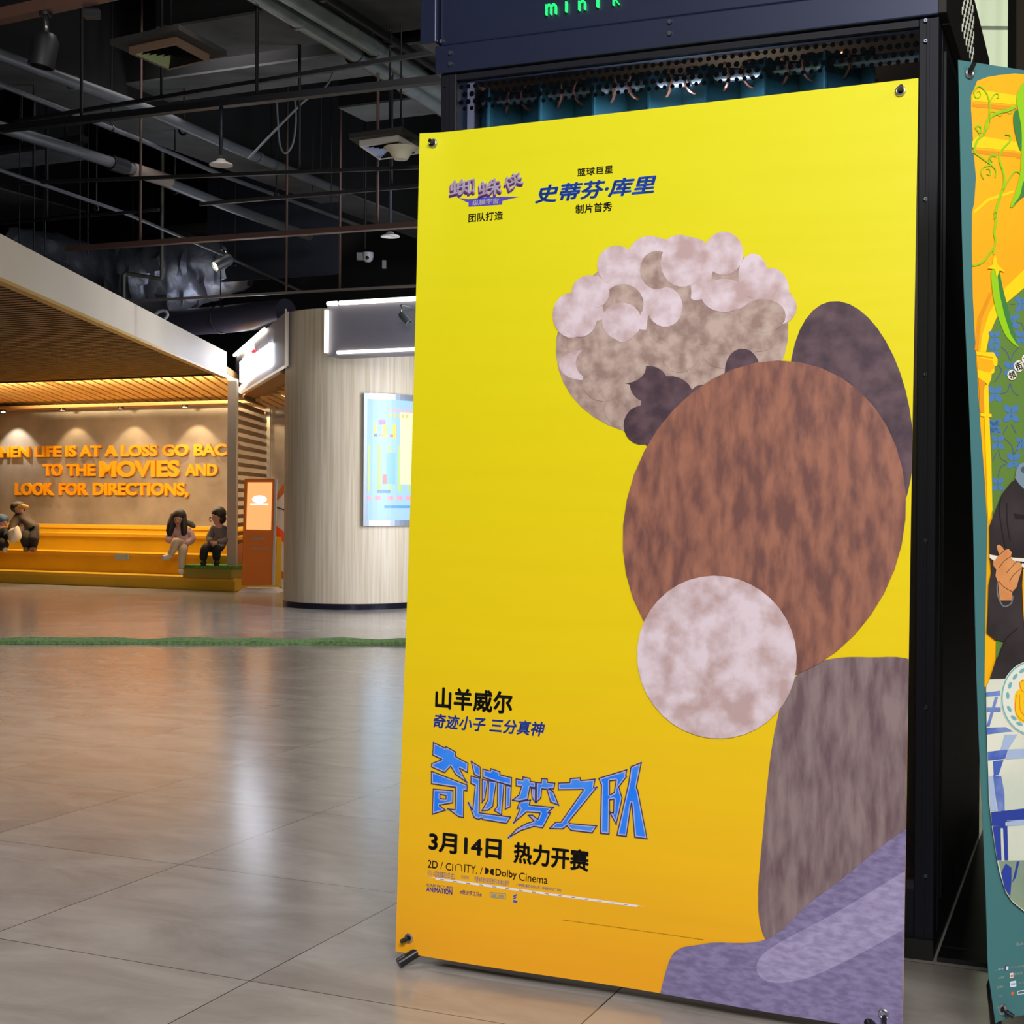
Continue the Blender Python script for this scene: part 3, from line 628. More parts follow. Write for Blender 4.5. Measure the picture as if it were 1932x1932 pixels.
bb(MB(), sl1 + .05, sl1 + .10, 0.285, 0.30, 1.6, 2.02).build('amber_sign', mat('amber_soft', (240, 130, 40), 0.4, emit=0.8), bo)
a = BC + EB * -.7 + NB * .12
pl = lamp('POINT', 'booth_fill', a + EZ * 1.85 + NB * .02, a, 40, (.9, .95, 1.0), .05)  # added fill light that brightens the front of the curtain
pl2 = lamp('POINT', 'booth_fill', BC + EB * -.6 + NB * .42 + EZ * 1.95, a, 14, (1.0, .7, .4), .05)  # second added fill, brightens back panel and roof inside
# curtain hung from the rail by eyelets
cu = thing('curtain', BC + EB * -.7 + NB * .2 + EZ * 1.2, 'teal curtain gathered on a steel rail with eyelets, inside the navy booth', 'curtain')
c_s0, c_s1 = BF(905, 200, .2)[0], BF(1650, 140, .2)[0]; NW = 7; ncol = 160
vs = []; fs = []
for i in range(ncol + 1):
    f = i / ncol; ph = f * NW * 2 * PI
    s = c_s0 + (c_s1 - c_s0) * f + .018 * math.sin(2 * ph)
    for zz, am in ((ZR + .03, 1.0), (ZR - .08, 1.0), (1.7, .9), (1.2, .85), (.6, .9)):
        t = .2 - .036 * am * math.sin(ph); vs.append(BC + EB * s + NB * t + EZ * (zz + (.004 * math.cos(ph) if zz > ZR else 0)))
for i in range(ncol):
    for j in range(4): fs.append((i * 5 + j, (i + 1) * 5 + j, (i + 1) * 5 + j + 1, i * 5 + j + 1))
mb = MB(); mb.add(vs, fs, 0, True); co = mb.build('cloth', mat('curtain_teal', (40, 96, 104), 0.8, noise=0.2, nscale=6), cu)
md = co.modifiers.new('thickness', 'SOLIDIFY'); md.thickness = 0.003
for k in range(2 * NW):
    f = (k + .5) / (2 * NW) - .25 / NW
    if f < 0: continue
    s = c_s0 + (c_s1 - c_s0) * f
    sd = 1 if k % 2 else -1
    MB().torus(BC + EB * s + NB * .2 + EZ * ZR, (EB * .8 + NB * .6 * sd).normalized(), .036, .0045, 18, 6).build('eyelet', mat('eyelet_copper', (160, 104, 84), 0.3, 0.6), cu)
# green neon lettering on the header
M_grn = mat('neon_green', (30, 240, 110), 0.4, emit=1.6)
for ch, x0, x1, yb, yt in (('m', 1029, 1049, 28, 8), ('i', 1066, 1070, 22, -6), ('n', 1091, 1104, 19, 1), ('i', 1125, 1129, 13, -14), ('k', 1156, 1169, 9, -22)):
    vs, f_ = text2d(ch, -.016, 0, .012); X0, X1, Y0, Y1 = bbox2d(vs); (s0, z0), (s1, z1) = BF(x0, yb), BF(x1, yt)
    if ch != 'k' and ch != 'i': z1 = z0 + (BF(x0, yt)[1] - z0)
    lt = MB(); lt.add([BC + EB * (s0 + (v[0] - X0) / (X1 - X0) * (s1 - s0)) + EZ * (z0 + (v[1] - Y0) / (Y1 - Y0) * (z1 - z0)) - NB * (v[2] * .5 - .004) for v in vs], f_); lt.build('letter', M_grn, hd)

# ------------------------------------------------------------------ yellow banner on its stand
def yellow_print():
    m = bpy.data.materials.new('banner_yellow'); m.use_nodes = True; nt = m.node_tree; b = nt.nodes['Principled BSDF']
    tc = nt.nodes.new('ShaderNodeTexCoord'); sp = nt.nodes.new('ShaderNodeSeparateXYZ'); nt.links.new(tc.outputs['Object'], sp.inputs[0])
    cr = nt.nodes.new('ShaderNodeValToRGB'); e = cr.color_ramp.elements
    mr = nt.nodes.new('ShaderNodeMapRange'); mr.inputs['From Min'].default_value = 0.0; mr.inputs['From Max'].default_value = 2.0
    nt.links.new(sp.outputs[2], mr.inputs[0]); nt.links.new(mr.outputs[0], cr.inputs[0])
    e[0].position = 0.03; e[0].color = lin((240, 168, 30)); e[1].position = 0.95; e[1].color = lin((226, 220, 26))
    x = e.new(0.16); x.color = lin((240, 186, 22)); x = e.new(0.38); x.color = lin((234, 204, 12)); x = e.new(0.7); x.color = lin((228, 214, 14))
    nt.links.new(cr.outputs[0], b.inputs['Base Color']); b.inputs['Roughness'].default_value = 0.42; b.inputs['Specular IOR Level'].default_value = 0.35
    mp = nt.nodes.new('ShaderNodeMapping'); mp.inputs['Scale'].default_value = (0.6, 0.6, 5); nz = nt.nodes.new('ShaderNodeTexNoise'); nz.inputs['Scale'].default_value = 1.6
    bp = nt.nodes.new('ShaderNodeBump'); bp.inputs['Strength'].default_value = 0.25; bp.inputs['Distance'].default_value = 0.02
    nt.links.new(tc.outputs['Object'], mp.inputs[0]); nt.links.new(mp.outputs[0], nz.inputs['Vector']); nt.links.new(nz.outputs[0], bp.inputs['Height']); nt.links.new(bp.outputs[0], b.inputs['Normal'])
    return m
def disp1(u, v):
    a = u / 1.2; b = v / 2.0
    return -.004 * math.sin(PI * a) * math.sin(PI * b) + .0015 * math.sin(9 * b + 3 * a) + .012 * max(0, .06 - a) / .06 * (b ** 6) + .006 * math.sin(2 * PI * a * 1.5) * max(0, .12 - b) / .12
P1 = Panel((-0.2752, 3.4594, 0.0297), 0.4358, 0.0517, -0.0016, 1.2, 2.0, disp1)
b1 = thing('banner_stand', P1.pt(.6, 0) + Vector((0, .3, -.03)), 'large yellow film poster banner on a black cross stand before the navy booth', 'banner')
sh = P1.sheet('banner', yellow_print(), b1)
M_ink = mat('print_black', (16, 16, 14), 0.45); M_blu = mat('print_blue', (30, 84, 196), 0.45); M_blu2 = mat('print_blue_violet', (56, 84, 190), 0.45)
M_lil = mat('print_lilac', (214, 208, 240), 0.45); M_pur = mat('print_purple', (86, 70, 190), 0.45); M_nvy = mat('print_navy', (44, 48, 92), 0.45)
M_ttl = mat('print_title_blue', (20, 126, 255), 0.4, noise=.15, nscale=9, rgb2=(70, 150, 250)); M_wht = mat('print_white', (236, 232, 236), 0.45)
c3 = lambda x, y: (780 + x / 3.864, 280 + y / 3.864)
c4 = lambda x, y: (780 + x / 4.025, 1270 + y / 4.025)
c5 = lambda x, y: (720 + x / 3.578, 1560 + y / 3.578)
OFF = .0005
def txt(name, m, items, k=1, **kw):
    for it in items:
        mb = MB(); P1.text(mb, it[0], it[1], it[2], OFF * k, **{**kw, **(it[3] if len(it) > 3 else {})}); mb.build(name, m, sh)
txt('heading_text', M_ink, [('篮球巨星', c3(1192, 205), c3(1455, 120)), ('制片首秀', c3(1180, 478), c3(1448, 387)), ('团队打造', c3(402, 541), c3(655, 455))], bold=.022, spacing=1.06)
txt('name_text', M_blu, [('史蒂芬·库里', c3(885, 404), c3(1772, 190))], bold=.032, shear=.22)
# small film logo, three tilted characters over a ribbon
mb = MB(); P1.poly(mb, [[c3(*p) for p in ((330, 362), (405, 372), (520, 358), (650, 352), (775, 352), (650, 382), (648, 410), (402, 426), (405, 398), (370, 382))]], OFF); mb.build('logo_ribbon', M_pur, sh)
LG = (('蜘', (264, 348), (456, 215), .05), ('蛛', (474, 352), (650, 218), .10), ('侠', (660, 300), (800, 178), .38))
for nm, m, (dx, dy), k, bd in (('logo_shadow', M_pur, (-8, 20), 2, .02), ('logo_edge', mat('print_crimson', (176, 70, 130), .45), (-5, 9), 3, .02), ('logo_face', mat('print_pale_lilac', (236, 230, 252), .45), (0, 0), 4, .010)):
    txt(nm, m, [(ch, c3(a[0] + dx, a[1] + dy), c3(b_[0] + dx, b_[1] + dy), {'rot': r}) for ch, a, b_, r in LG], k, bold=bd)
txt('logo_caption', M_wht, [('纵横宇宙', c3(432, 420), c3(625, 362))], 3, bold=.02)
txt('character_name', M_ink, [('山羊威尔', c4(163, 270), c4(752, 142))], bold=.034, spacing=1.06)
txt('tagline', M_blu2, [('奇迹小子 三分真神', c4(150, 415), c4(997, 372))], bold=.028, shear=.2, spacing=1.02)
txt('release_date', M_ink, [('3月14日', c5(318, 163), c5(812, 84)), ('热力开赛', c5(890, 243), c5(1402, 158))], bold=.032)
txt('format_text', M_ink, [('2D', c5(313, 274), c5(382, 230)), ('Dolby', c5(770, 343), c5(915, 298))], bold=.012)
txt('format_text', M_ink, [('/', c5(400, 281), c5(416, 236)), ('CI', c5(435, 291), c5(486, 248)), ('ITY.', c5(560, 307), c5(648, 262)), ('/', c5(666, 318), c5(684, 274)), ('Cinema', c5(928, 361), c5(1122, 331))], bold=.003)
mb = MB()
P1.poly(mb, [ribbon([c5(*p) for p in ((500, 294), (500, 268), (506, 256), (520, 251), (536, 256), (542, 268), (543, 299))], 1.3)], OFF)
P1.poly(mb, [[c5(700, 273), c5(714, 277), c5(726, 288), c5(727, 304), c5(716, 316), c5(700, 318)]], OFF)
P1.poly(mb, [[c5(759, 283), c5(745, 283), c5(733, 293), c5(733, 310), c5(744, 322), c5(759, 327)]], OFF)
mb.build('format_logo', M_ink, sh)
txt('credit_text', mat('print_slate', (86, 92, 150), .45), [('《引》中国电影集团公司 进口', c5(312, 332), c5(497, 313)), ('引进发行', c5(540, 347), c5(592, 330)), ('华夏电影发行有限责任公司 联合发行', c5(627, 368), c5(863, 362)), ('上海电影(集团)有限公司上海电影译制厂 译制', c5(907, 402), c5(1213, 418))], bold=.0)
mb = MB(); P1.poly(mb, [[c5(308, 336), c5(366, 343), c5(366, 355), c5(1725, 543), c5(1725, 532), c5(1790, 546), c5(1725, 528), c5(372, 341)]], OFF, cell=.04); mb.build('credit_stripe', M_wht, sh)
mb = MB()
for i in range(15):
    x = 400 + i * 88; y = 347 + (x - 372) * .1385; P1.poly(mb, [[c5(x, y), c5(x + 26, y + 3.5), c5(x + 26, y + 7), c5(x, y + 3.5)]], OFF * 2)
mb.build('stripe_marks', mat('print_maroon', (150, 90, 110), .45), sh)
txt('studio_text', M_blu2, [('SONY PICTURES', c5(305, 398), c5(485, 404)), ('#奇迹梦之队#', c5(532, 452), c5(680, 440))], bold=.006)
txt('studio_text', mat('print_royal', (40, 60, 190), .45), [('ANIMATION', c5(305, 434), c5(482, 424))], bold=.03)
mb = MB()
P1.poly(mb, [[c5(733, 438), c5(842, 448), c5(842, 488), c5(733, 474)], [c5(738, 443), c5(838, 453), c5(838, 482), c5(738, 469)]], OFF)
P1.poly(mb, [[c5(745, 450), c5(780, 453), c5(780, 472), c5(745, 468)]], OFF); P1.poly(mb, [[c5(790, 455), c5(830, 459), c5(830, 477), c5(790, 473)]], OFF)
mb.build('studio_mark', mat('print_grey', (150, 150, 130), .45), sh)
mb = MB(); P1.poly(mb, [[c5(892, 462), c5(918, 450), c5(912, 466), c5(892, 474)]], OFF); P1.poly(mb, [[c5(892, 478), c5(914, 470), c5(908, 482), c5(892, 488)]], OFF)
P1.poly(mb, [[c5(892, 492), c5(918, 496), c5(918, 512), c5(892, 508)]], OFF); mb.build('studio_mark', M_blu2, sh)
txt('legal_line', M_ink, [('PROPERTY OF COLUMBIA TRISTAR MARKETING GROUP, INC. FOR AUTHORIZED PROMOTIONAL USE ONLY. SALE, DUPLICATION OR TRANSFER OF THIS MATERIAL IS STRICTLY PROHIBITED.', (1061, 1736.5), (1328, 1772.5))], bold=.004)
# big jagged title, three layers
TT = [
 [[(152, 522), (245, 568), (247, 555), (324, 597), (322, 630), (418, 684), (413, 757), (352, 722), (410, 832), (322, 770), (285, 708), (240, 757), (138, 712), (140, 685), (218, 655), (148, 622)]],
 [[(138, 742), (412, 848), (410, 895), (386, 890), (384, 1098), (345, 1090), (262, 1028), (318, 1035), (322, 868), (138, 840)]],
 [[(152, 878), (305, 890), (303, 985), (200, 1003), (250, 1040), (146, 1072)], [(206, 922), (249, 930), (249, 954), (206, 950)]],
 [[(438, 667), (510, 712), (512, 795), (462, 770)]],
 [[(438, 778), (508, 798), (503, 1058), (742, 1090), (710, 1142), (525, 1112), (520, 1100), (500, 1112), (462, 1098), (418, 980), (452, 1035), (470, 852), (436, 838)]],
 [[(527, 725), (585, 742), (588, 722), (660, 748), (658, 770), (748, 792), (746, 856), (660, 836), (527, 792)]],
 [[(522, 803), (566, 814), (546, 955), (522, 985)]],
 [[(572, 815), (632, 822), (606, 1012), (570, 1042), (520, 1045), (566, 960)]],
 [[(638, 825), (690, 836), (672, 1078), (612, 1042), (638, 1010)]],
 [[(702, 850), (746, 860), (738, 1015), (698, 1035)]],
 [[(778, 800), (830, 810), (830, 786), (888, 798), (888, 820), (928, 826), (928, 872), (886, 866), (870, 960), (800, 975), (750, 965), (800, 925), (820, 862), (778, 858)]],
 [[(892, 872), (928, 876), (928, 985), (900, 950)]],
 [[(932, 828), (970, 832), (970, 800), (1018, 802), (1018, 828), (1076, 834), (1068, 880), (1028, 880), (1062, 896), (1106, 1005), (1040, 980), (1012, 884), (976, 880), (970, 950), (932, 985)]],
 [[(806, 975), (892, 962), (880, 1000), (1068, 1018), (1022, 1060), (1045, 1056), (985, 1176), (915, 1165), (822, 1195), (722, 1250), (785, 1180), (860, 1140), (915, 1122), (870, 1078), (905, 1075), (945, 1108), (962, 1062), (862, 1055), (762, 1138), (812, 1025), (786, 1030)]],
 [[(1098, 833), (1185, 830), (1188, 800), (1268, 793), (1268, 815), (1380, 803), (1368, 870), (1395, 865), (1335, 940), (1180, 1130), (1190, 1140), (1395, 1158), (1358, 1215), (1195, 1195), (1165, 1160), (1135, 1185), (1032, 1180), (1080, 1130), (1120, 1130), (1290, 885), (1098, 888)]],
 [[(1403, 798), (1620, 732), (1612, 778), (1620, 784), (1560, 865), (1585, 950), (1562, 1060), (1540, 1150), (1490, 1062), (1488, 1225), (1418, 1218), (1425, 850)], [(1490, 820), (1536, 814), (1522, 905), (1490, 925)], [(1490, 965), (1520, 958), (1517, 1062), (1490, 1050)]],
 [[(1648, 710), (1730, 678), (1692, 872), (1702, 885), (1776, 1260), (1678, 1248), (1655, 985), (1618, 1242), (1543, 1232), (1632, 830)]],
]
for nm, m, inset, k in (('title_fill', M_ttl, None, 1), ('title_rim', mat('print_rim', (176, 172, 222), .4), (.0046, 0), 2), ('title_outline', M_nvy, (.0018, .0006), 3)):
    mb = MB()
    for st_ in TT:
        L_ = [[c4(*p) for p in lp_] for lp_ in st_]
        if nm == 'title_fill': P1.poly(mb, L_, OFF)
        else: P1.edge(mb, L_, OFF * k, *inset)
    mb.build(nm, m, sh)
# plain abstract shapes in place of the printed picture
M_a1 = mat('art_brown', (158, 104, 84), .5, rgb2=(112, 72, 66), nscale=26, stretch=(1.5, 1.5, .5)); M_a2 = mat('art_taupe', (140, 120, 122), .5, rgb2=(104, 82, 88), nscale=22, stretch=(2, 2, .45))
M_a3 = mat('art_cream', (222, 206, 216), .5, rgb2=(188, 160, 160), nscale=20); M_a4 = mat('art_plum', (96, 74, 82), .5, rgb2=(66, 46, 58), nscale=24)
M_a5 = mat('art_lavender', (136, 126, 168), .5, rgb2=(112, 102, 142), nscale=40, stretch=(1, 1, 2.5)); M_a6 = mat('art_sand', (190, 168, 158), .5, rgb2=(150, 124, 116), nscale=30)
def art(name, m, loops, k): mb = MB(); P1.poly(mb, loops, .0004 + .00022 * k, cell=.06); return mb.build(name, m, sh)
art('printed_shape', M_a4, [ellipse(1606, 790, 112, 225, -.18)], 1)
art('printed_shape', M_a2, [spline([(1490, 1290), (1640, 1240), (1760, 1300), (1760, 1700), (1640, 1780), (1450, 1780), (1440, 1560)], 8)], 1.4)
art('printed_shape', M_a6, [ellipse(1268, 640, 222, 180, -.25)], 2)
rnd = random.Random(5)
for i in range(70):
    a = rnd.uniform(0, 2 * PI); rr = math.sqrt(rnd.random()); x = 1268 + math.cos(a) * rr * 205 + math.sin(a) * rr * 30; y = 635 + math.sin(a) * rr * 165 - math.cos(a) * rr * 45
    lum = (y - 480) / 330; m = M_a3 if (y < 560 + rnd.uniform(-60, 90) or x < 1110) else (M_a6 if lum < .6 else (M_a4 if x > 1190 else M_a6))
    art('printed_disc', m, [ellipse(x, y, rnd.uniform(28, 46), rnd.uniform(28, 46), 0, 22)], 3 + i * .06)
art('printed_shape', M_a1, [ellipse(1442, 985, 262, 310, .35)], 8)
art('printed_shape', M_a3, [ellipse(1352, 1240, 150, 155, -.5)], 9.2)
art('printed_shape', M_a5, [spline([(1262, 1815), (1330, 1780), (1450, 1770), (1560, 1680), (1780, 1560), (1780, 2010), (1500, 2010), (1258, 1990)], 8)], 10)
art('printed_shape', mat('art_lilac', (164, 154, 192), .5, rgb2=(140, 130, 170), nscale=40, stretch=(1, 1, 2.5)), [spline([(1440, 1800), (1580, 1720), (1780, 1610), (1780, 1700), (1560, 1830), (1450, 1850)], 8)], 10.6)

# stand, grommets and pins
M_pole = mat('pole_black', (22, 22, 26), 0.35); M_grom = mat('grommet', (190, 190, 194), 0.28, 0.9)
def stand(P, root, corners, feet, tips):
    hub = P.pt(P.w / 2, .95, -.10)
    for (u, v), tp in zip(corners, tips):
        c = P.pt(u, v, 0.003)
        MB().torus(c, P.n, .0085, .0032, 18, 8).build('grommet', M_grom, root)
        MB().lathe(P.pt(u, v, .001), P.n, [(.0062, 0), (.0062, .0012), (0, .0012)], 12).build('grommet_hole', M_pole, root)
        MB().tube([P.pt(u, v, -.03), P.pt(u + tp[0], v + tp[1], .010), P.pt(u + tp[0] * 2.2, v + tp[1] * 2.2, .020)], [.0042, .0055, .0048], 10).build('pin', M_pole, root)
        MB().tube([hub, P.pt(u + (P.w / 2 - u) * .04, v, -.03), P.pt(u, v, -.02)], .007, 8).build('pole', M_pole, root)
    MB().lathe(hub - P.n * -.03, -P.n, [(0, 0), (.035, 0), (.035, .05), (0, .05)], 16).build('hub', M_pole, root)
    for f in feet:
        MB().tube([hub, Vector(f[1]), Vector(f[0])], [.008, .0115, .0125], 12).build('leg', M_pole, root)
    t = P.pt(P.w / 2, 0, 0) + Vector((P.n.x, P.n.y, 0)) * -.42; t.z = .012
    MB().tube([hub, t], .009, 10).build('rear_leg', M_pole, root)
def cuv(P, pts): return [P.uv(*p) for p in pts]
fl_ = Zp(752, 1818, .0125); fb = P1.pt(.09, .03, -.05)
fr_ = P1.pt(1.16, 0, .04); fr_.z = .0125; fc = P1.pt(1.10, .04, -.05)
stand(P1, b1, cuv(P1, [(820, 272), (1699, 172), (773, 1769), (1668, 1912)]), [(fl_, fb), (fr_, fc)], [(0, .001), (.002, .002), (-.006, -.003), (.002, -.008)])

# ------------------------------------------------------------------ teal banner at the right edge
def disp2(u, v): return .003 * math.sin(7 * v) * max(0, 1 - u * 3) + .02 * max(0, .05 - u) / .05 * max(0, .1 - v) / .1
P2 = Panel((0.979, 2.9179, 1.12 - 1.0532), -0.3709, 0.0655, -0.0053, 1.2, 2.0, disp2)
b2 = thing('banner_stand', P2.pt(.6, 0) + Vector((0, .3, -.06)), 'teal bordered illustrated banner on a cross stand, cut by the right edge of the view', 'banner')
sh2 = P2.sheet('banner', mat('banner_teal', (68, 120, 123), .45), b2)
def a2(name, m, loops, k=1, cell=.08):
    mb = MB()
    for l in (loops if isinstance(loops[0][0], list) else [loops]): P2.poly(mb, l, OFF * k, cell=cell)
    return mb.build(name, m, sh2)
M_oy = mat('art_orange', (250, 184, 4), .45, rgb2=(246, 172, 4), nscale=3); M_yl = mat('art_yellow', (254, 214, 0), .45); M_od = mat('art_amber', (232, 150, 14), .45)
M_gr = mat('art_olive', (98, 132, 56), .45); M_bf = mat('art_flower', (78, 124, 176), .45); M_bl2 = mat('art_vine_blue', (76, 94, 140), .45)
M_lg = mat('art_lime', (150, 206, 14), .45); M_dg = mat('art_leaf', (60, 128, 60), .45); M_co = mat('art_coat', (60, 52, 54), .5, rgb2=(44, 36, 38), nscale=10)
z4 = lambda x, y: (1792 + x / 4.6, y / 4.6)
z5 = lambda x, y: (1792 + x / 4.6, 400 + y / 4.6)
z7 = lambda x, y: (1732 + x / 4.295, 800 + y / 4.295)
z8 = lambda x, y: (1732 + x / 4.295, 1240 + y / 4.295)
RX = 2250                                         # the print runs on past the edge of the view
a2('orange_field', M_oy, [[z4(178, 830), z4(215, 745), z4(230, 705), z4(320, 672), z4(420, 655), z4(560, 640), (RX, 170), (RX, 1300), z8(545, 240), z7(548, 1690), z7(556, 800), z7(548, 700), z7(535, 480), z7(520, 300), z7(500, 30), z5(250, 1700), z5(225, 1210), z5(205, 740), z5(197, 300), z5(197, 0), z4(215, 1760), z4(228, 1540), z4(205, 1330), z4(190, 1100), z4(178, 950)]])
for y0 in (780, 1180):
    a2('cornice_line', M_yl, [[z4(190, y0 + 50), z4(190, y0 + 100), z4(560, y0 + 130), (RX, 290 if y0 < 900 else 400), (RX, 262 if y0 < 900 else 372), z4(560, y0 + 50), z4(240, y0)]], 2)
    a2('cornice_shade', M_od, [[z4(185, y0 + 120), z4(188, y0 + 150), z4(560, y0 + 185), (RX, 300 if y0 < 900 else 412), (RX, 290 if y0 < 900 else 402), z4(560, y0 + 145)]], 2)
a2('arch_band', M_yl, [[z5(262, 1215), z5(275, 1080), z5(340, 880), z5(460, 680), z5(644, 500), (RX, 470), (RX, 505), z5(644, 660), z5(490, 790), z5(400, 930), z5(345, 1060), z5(312, 1215)]], 3)
for w0, w1 in ((212, 226), (232, 244)):
    a2('arch_line', M_od, [[z5(w0, 1200), z5(w0 + 30, 920), z5(w0 + 130, 700), z5(w0 + 150, 690), z5(w1 + 32, 930), z5(w1, 1200)]], 3)
a2('arch_line', M_yl, [[z4(212, 1830), z4(330, 1720), z4(560, 1650), z4(560, 1670), z4(340, 1745), z4(212, 1855)]], 2)
a2('patterned_wall', M_gr, [[z5(312, 1215), z5(345, 1060), z5(400, 930), z5(490, 790), z5(644, 660), (RX, 505), (RX, 1260), z8(630, 10), z7(632, 1760), z7(590, 700), z7(575, 20), z5(330, 1500)]], 4)
fl = []
for cx, cy, sc in ((z5(385, 1090) + (1,)), (z5(380, 1200) + (1,)), (z5(380, 1580) + (1.25,)), (z5(523, 1750) + (1.35,)), (z5(520, 1360) + (1.1,)), (z5(540, 950) + (1.2,)), (z5(625, 800) + (1.2,)), (z5(615, 1090) + (1.1,)), (z7(635, 150) + (1.1,)), (z7(765, 300) + (1.2,)), (z7(635, 490) + (1.0,)), (z7(600, 30) + (1.1,)), (z7(830, 160) + (1.0,)), (z5(380, 1860) + (1.1,)), (1945, 560, 1.2), (1960, 700, 1.2), (1975, 850, 1.2), (1995, 620, 1.2), (2010, 760, 1.2)):
    for k in range(4):
        g = PI / 4 + k * PI / 2; fl.append([ellipse(cx + 9 * sc * math.cos(g) * .8, cy + 9 * sc * math.sin(g), 7.0 * sc, 4.6 * sc, g, 18)])
mb = MB()
for l in fl: P2.poly(mb, l, OFF * 5)
mb.build('blue_flowers', M_bf, sh2)
mb = MB()
for pts in ([z5(440, 1170), z5(490, 1220), z5(520, 1290), z5(545, 1230), z5(590, 1180)], [z5(430, 1580), z5(490, 1560), z5(515, 1490), z5(540, 1560), z5(590, 1600)], [z5(410, 1330), z5(440, 1380), z5(380, 1480)], [z5(520, 800), z5(565, 800)], [z5(570, 960), z5(620, 970), z5(644, 1040)],
            [z7(640, 210), z7(660, 280), z7(710, 315), z7(660, 350), z7(635, 430)], [z7(690, 120), z7(750, 180), z7(765, 250), z7(815, 140)], [z7(590, 300), z7(620, 240)], [z7(745, 0), z7(785, 80)], [z7(680, 80), z7(715, 20)]):
    P2.poly(mb, [ribbon(spline(pts, 5, False), 1.6)], OFF * 5)
mb.build('blue_vines', M_bl2, sh2)
a2('capital', M_yl, [[z5(225, 1215), z5(375, 1220), z5(408, 1280), z5(405, 1330), z5(380, 1345), z5(378, 1395), z5(355, 1408), z5(350, 1450), z5(325, 1505), z5(235, 1440)]], 6)
a2('capital_shade', M_od, [[z5(228, 1240), z5(365, 1262), z5(365, 1272), z5(228, 1252)], ], 7)
a2('capital_shade', M_oy, [[z5(230, 1260), z5(360, 1290), z5(380, 1345), z5(340, 1395), z5(232, 1370)], ], 6.6)
a2('pillar', M_yl, [[z5(283, 1500), z5(325, 1500), z5(335, 1930), z7(580, 300), z7(590, 700), z7(556, 800), z7(545, 560), z5(290, 1930)]], 6)
a2('pillar_shade', M_od, [[z5(240, 1440), z5(300, 1480), z5(283, 1560), z5(285, 1750), z5(250, 1740)]], 6.4)
a2('capital', M_yl, [[z5(250, 1745), z5(348, 1755), z5(350, 1785), z5(255, 1775)]], 7)
# pea vine and pods
mb = MB()
for pts, w in (([z4(560, 930), z4(480, 965), z4(400, 985), z4(330, 1030), z4(305, 1090), z4(290, 1160), z4(230, 1220), z4(205, 1320)], (6, 3.5)), ([z4(330, 1040), z4(335, 920), z4(310, 820), z4(250, 755), z4(205, 780), z4(200, 830), z4(225, 858), z4(255, 830), z4(240, 795), z4(222, 810)], (2.6, 1.6)), ([z4(335, 890), z4(370, 830), z4(405, 820), z4(412, 850), z4(395, 855)], (2, 1.4)),
                 ([z4(205, 1325), z4(280, 1380), z4(350, 1430), z4(395, 1480), z4(390, 1540)], (3, 2)), ([z4(350, 1420), z4(330, 1380), z4(360, 1345), z4(400, 1370), z4(370, 1410), z4(345, 1370), z4(400, 1340)], 1.8), ([z4(350, 1440), z4(290, 1450), z4(265, 1500), z4(290, 1555)], 2), ([z4(310, 1470), z4(340, 1470), z4(345, 1520), z4(315, 1510)], 1.8),
                 ([z4(470, 1170), z4(515, 1180), z4(510, 1230), z4(440, 1310), z4(425, 1390), z4(460, 1500), z4(465, 1600), z4(430, 1720), z4(400, 1820), z4(390, 1900)], (2.4, 5)), ([z4(610, 1510), z4(560, 1490), z4(500, 1570), z4(455, 1660)], (2.4, 2.6)),
                 ([z5(390, 0), z5(400, 90), z5(385, 180), z5(398, 260), z5(380, 320), z5(382, 370)], (5, 2.6)), ([z5(378, 320), z5(335, 370), z5(300, 420), z5(250, 452), z5(197, 462)], (3, 4)), ([z4(250, 1180), z4(265, 1120), z4(240, 1095), z4(212, 1108), z4(235, 1140), z4(262, 1180)], 3), ([z4(270, 1180), z4(310, 1130), z4(340, 1070), z4(330, 1010), z4(360, 970), z4(430, 1010), z4(460, 950), z4(510, 990), z4(540, 960)], 1.4)):
    P2.poly(mb, [ribbon(spline(pts, 5, False), w)], OFF * 6)
mb.build('pea_vine', M_lg, sh2)
a2('pea_pod_shade', M_dg, [spline([z4(565, 960), z4(540, 1020), z4(555, 1150), z4(610, 1310), z4(620, 1000)], 5)], 6)
a2('pea_pod', M_lg, [spline([z4(644, 715), z4(590, 780), z4(565, 860), z4(580, 960), z4(612, 1150), z4(605, 1480), z4(570, 1640), z4(520, 1790), z4(560, 1780), z4(644, 1660), (1960, 360), (1985, 250), (1960, 165)], 5)], 7)
a2('pea_pod_shade', M_dg, [spline([z4(644, 1560), z4(600, 1700), z4(540, 1790), z4(644, 1700), (1955, 370), (1960, 340)], 4)], 8)
a2('pea_pod', M_lg, [spline([z5(365, 500), z5(358, 600), z5(385, 800), z5(430, 960), z5(490, 1090), z5(588, 1175), z5(560, 1080), z5(480, 800), z5(430, 520)], 5)], 7)
a2('pea_pod_shade', M_dg, [[z5(425, 510), z5(450, 640), z5(490, 800), z5(540, 1010), z5(588, 1172), z5(520, 1060), z5(470, 900), z5(430, 720), z5(412, 560)]], 8)
a2('pod_flower', M_yl, [[z5(385, 370), z5(402, 410), z5(405, 450), z5(470, 520), z5(425, 510), z5(400, 578), z5(388, 500), z5(322, 490), z5(370, 455), z5(372, 410)]], 9)
